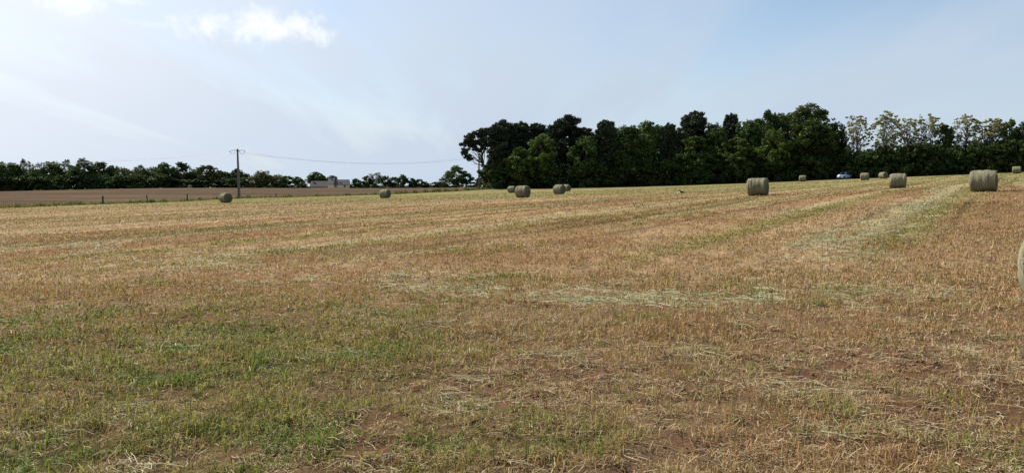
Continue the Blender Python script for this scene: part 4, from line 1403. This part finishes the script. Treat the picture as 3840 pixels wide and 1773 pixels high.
s = MB(); s.box(((1181 - 1205) * kb, -1.2, zrb(682.5)), (0.5, 0.5, 0.35)); s.build('dormer', STONE, barn)

cx_, cy_ = ground_xy(1823, 330); cz = hz(cx_, cy_)
kc = 330 / FPX; zrc = lambda row: at(1823, row, 330)[2] - cz
cot = tag(empty('cottage', (cx_, cy_, cz), (0, 0, R(-6))), 'small pinkish building glimpsed behind the second utility pole', 'house')
gabled(cot, 0, -2.5, 2.5, (1810 - 1823) * kc, (1838 - 1823) * kc, -0.5, zrc(702), zrc(693), STONE, PINK, 0.2)

# ------------------------------------------------------------------ parked car
PAINT = mat_plain('shade_tinted_white_paint', (0.46, 0.60, 0.76), 0.22, 0.03, 2.0, spec=0.5)  # white car; the bluish cast of the shade is put into its colour
CGLASS = mat_plain('car_glass', (0.015, 0.018, 0.022), 0.06, 0.02, 2.0, spec=0.6)
BLACK = mat_plain('black_plastic', (0.02, 0.02, 0.022), 0.6, 0.1, 8.0)
RUBBER = mat_plain('tyre_rubber', (0.025, 0.025, 0.027), 0.85, 0.1, 8.0)
ALLOY = mat_plain('alloy', (0.32, 0.33, 0.35), 0.4, 0.1, 8.0, metal=0.6)
LAMP = mat_plain('lamp_glass', (0.30, 0.33, 0.36), 0.12, 0.05, 8.0)


def build_car(px, d, yaw, label):
    x, y = ground_xy(px, d); z = hz(x, y)
    e = tag(empty('parked_car', (x, y, z), (0, 0, yaw)), label, 'car')
    # side profile, front at -X; (x, z_low, z_belt, half width)
    st = [(-1.80, 0.42, 0.62, 0.60), (-1.76, 0.24, 0.74, 0.70), (-1.62, 0.20, 0.84, 0.78), (-1.2, 0.20, 0.94, 0.82), (-0.8, 0.20, 1.00, 0.83),
          (0.0, 0.20, 1.00, 0.83), (0.8, 0.20, 1.03, 0.83), (1.4, 0.20, 1.04, 0.80), (1.68, 0.24, 1.02, 0.74), (1.78, 0.34, 0.94, 0.66), (1.80, 0.46, 0.80, 0.60)]
    V = []; k = 10
    for (sx, zl, zb, hw) in st:
        V += [(sx, -hw * .9, zl), (sx, -hw, zl + .14), (sx, -hw * 1.0, (zl + zb) / 2), (sx, -hw * .97, zb - .08), (sx, -hw * .86, zb),
              (sx, hw * .86, zb), (sx, hw * .97, zb - .08), (sx, hw * 1.0, (zl + zb) / 2), (sx, hw, zl + .14), (sx, hw * .9, zl)]
    n = len(st)
    F = [(i * k + j, i * k + (j + 1) % k, (i + 1) * k + (j + 1) % k, (i + 1) * k + j) for i in range(n - 1) for j in range(k)]
    F += [tuple(range(k))[::-1], tuple((n - 1) * k + j for j in range(k))]
    m = MB(); m.poly(V, F); m.build('body', PAINT, e, True)
    # cabin: roof shell and pillars in paint, glass set a little inside
    rail = [(-0.92, 0.97, 0.74), (-0.30, 1.40, 0.62), (0.10, 1.475, 0.60), (0.75, 1.46, 0.60), (1.20, 1.38, 0.58), (1.62, 1.02, 0.68)]
    m = MB()
    for s in (-1, 1):
        m.tube([(a, s * c, b) for a, b, c in rail], [0.05, 0.05, 0.05, 0.05, 0.06, 0.07], 6)
        m.tube([(0.28, s * 0.80, 0.99), (0.22, s * 0.63, 1.44)], 0.045, 6)
    roof = []
    for a, b, c in rail[1:5]:
        roof += [(a, -c, b + .02), (a, -c * .5, b + .055), (a, 0, b + .065), (a, c * .5, b + .055), (a, c, b + .02)]
    m.poly(roof, [(i * 5 + j, i * 5 + j + 1, i * 5 + j + 6, i * 5 + j + 5) for i in range(3) for j in range(4)])
    m.build('roof', PAINT, e, True)
    def pane(name, P, mat=CGLASS):
        mm = MB(); mm.poly(P, [tuple(range(len(P)))]); mm.build(name, mat, e)
    pane('windscreen', [(-0.92, -.74, .985), (-0.92, .74, .985), (-0.30, .60, 1.40), (-0.30, -.60, 1.40)])
    pane('rear_window', [(1.20, -.57, 1.37), (1.20, .57, 1.37), (1.64, .68, 1.02), (1.64, -.68, 1.02)])
    for s in (-1, 1):
        pane('side_window', [(-0.86, s * .735, 1.0), (0.25, s * .80, 1.0), (0.20, s * .64, 1.42), (-0.28, s * .63, 1.385)])
        pane('side_window', [(0.31, s * .80, 1.0), (1.45, s * .74, 1.06), (1.18, s * .60, 1.34), (0.26, s * .64, 1.42)])
        mm = MB(); mm.box((0.2, s * .838, .36), (0.62, .02, .06)); mm.build('side_trim', BLACK, e)
        mm = MB(); mm.box((-0.72, s * .93, 1.02), (0.07, .09, .06)); mm.build('wing_mirror', PAINT, e)
        mm = MB(); mm.box((-1.665, s * .60, .76), (0.06, .15, .075)); mm.build('headlight', LAMP, e)
        mm = MB(); mm.box((1.745, s * .60, .84), (0.05, .07, .13)); mm.build('tail_light', mat_plain('red_lens', (0.35, 0.03, 0.02), 0.3), e)
        for wx in (-1.20, 1.25):
            a = MB(); a.tube([(wx, s * .70, .30), (wx, s * .84, .30)], .385, 20); a.build('wheel_arch', BLACK, e)
            t = MB(); t.tube([(wx, s * .66, .29), (wx, s * .855, .29)], .29, 20); to = t.build('tyre', RUBBER, e)
            r_ = MB(); r_.tube([(wx, s * .85, .29), (wx, s * .87, .29)], .18, 14); r_.build('rim', ALLOY, to)
    mm = MB(); mm.box((-1.775, 0, .66), (0.035, .42, .035)); mm.build('grille', BLACK, e)
    mm = MB(); mm.box((-1.765, 0, .33), (0.035, .46, .075)); mm.build('air_intake', BLACK, e)
    mm = MB(); mm.box((-1.815, 0, .47), (0.012, .26, .055)); mm.build('number_plate', mat_plain('plate_white', (0.7, 0.7, 0.68), 0.5), e)
    return e


build_car(3160, 175.5, R(34), 'small white hatchback parked in the shade of the wood')

# ------------------------------------------------------------------ dog lying in the stubble
def build_dog(px, d):
    x, y = ground_xy(px, d); z = hz(x, y)
    me = bpy.data.meshes.new('dog')
    # joints: (pos, radius); head towards -X
    J = [((0.10, 0, 0.12), .105), ((-0.04, 0, 0.14), .10), ((-0.13, 0, 0.19), .075), ((-0.17, 0, 0.27), .062), ((-0.22, 0, 0.285), .055), ((-0.31, 0, 0.262), .026),
         ((0.20, 0, 0.10), .10), ((0.28, 0, 0.05), .03), ((0.42, 0.06, 0.03), .022),
         ((-0.10, -.09, 0.09), .05), ((-0.16, -.10, 0.06), .050), ((-0.42, -.09, 0.05), .040),
         ((-0.10, .09, 0.09), .05), ((-0.16, .10, 0.06), .050), ((-0.44, .08, 0.05), .040),
         ((0.14, -.14, 0.07), .06), ((0.02, -.17, 0.04), .03), ((-0.06, -.16, 0.03), .024),
         ((0.14, .14, 0.07), .06), ((0.02, .17, 0.04), .03),
         ((-0.155, -.055, 0.35), .013), ((-0.155, .055, 0.35), .013)]
    E = [(0, 1), (1, 2), (2, 3), (3, 4), (4, 5), (0, 6), (6, 7), (7, 8), (1, 9), (9, 10), (10, 11), (1, 12), (12, 13), (13, 14), (6, 15), (15, 16), (16, 17), (6, 18), (18, 19), (3, 20), (3, 21)]
    me.from_pydata([j[0] for j in J], E, [])
    o = obj('dog', me)
    sk = o.modifiers.new('skin', 'SKIN'); sk.use_smooth_shade = True
    for v, j in zip(me.skin_vertices[0].data, J):
        v.radius = (j[1], j[1])
    me.skin_vertices[0].data[0].use_root = True
    o.modifiers.new('sub', 'SUBSURF').levels = 1
    o.modifiers['sub'].render_levels = 1
    m = bpy.data.materials.new('dog_coat'); m.use_nodes = True
    t = NT(m.node_tree)
    tc = t.n('ShaderNodeTexCoord').outputs['Object']
    sp = t.n('ShaderNodeSeparateXYZ'); t.link(tc, sp.inputs[0])
    n_ = t.noise(tc, 9.0)
    # white legs, chest and muzzle; black back and head
    low = t.rng(t.math('ADD', sp.outputs[2], t.math('MULTIPLY', n_, 0.03)), 0.125, 0.10)
    fr = t.rng(sp.outputs[0], 0.02, -0.06)
    chest = t.math('MULTIPLY', t.rng(sp.outputs[0], -0.13, -0.16), t.rng(sp.outputs[2], 0.235, 0.215))
    w_ = t.math('MAXIMUM', t.math('MULTIPLY', low, fr), chest)
    p = t.n('ShaderNodeBsdfPrincipled'); t.link(t.mix(w_, (0.018, 0.015, 0.018, 1), (0.62, 0.57, 0.48, 1)), p.inputs['Base Color'])
    p.inputs['Roughness'].default_value = 0.8
    t.link(p.outputs[0], t.n('ShaderNodeOutputMaterial').inputs[0])
    me.materials.append(m)
    o.location = (x, y, z + 0.035)
    tag(o, 'black and white dog lying on the mown field, head turned to the left', 'dog')


build_dog(2552, 78)
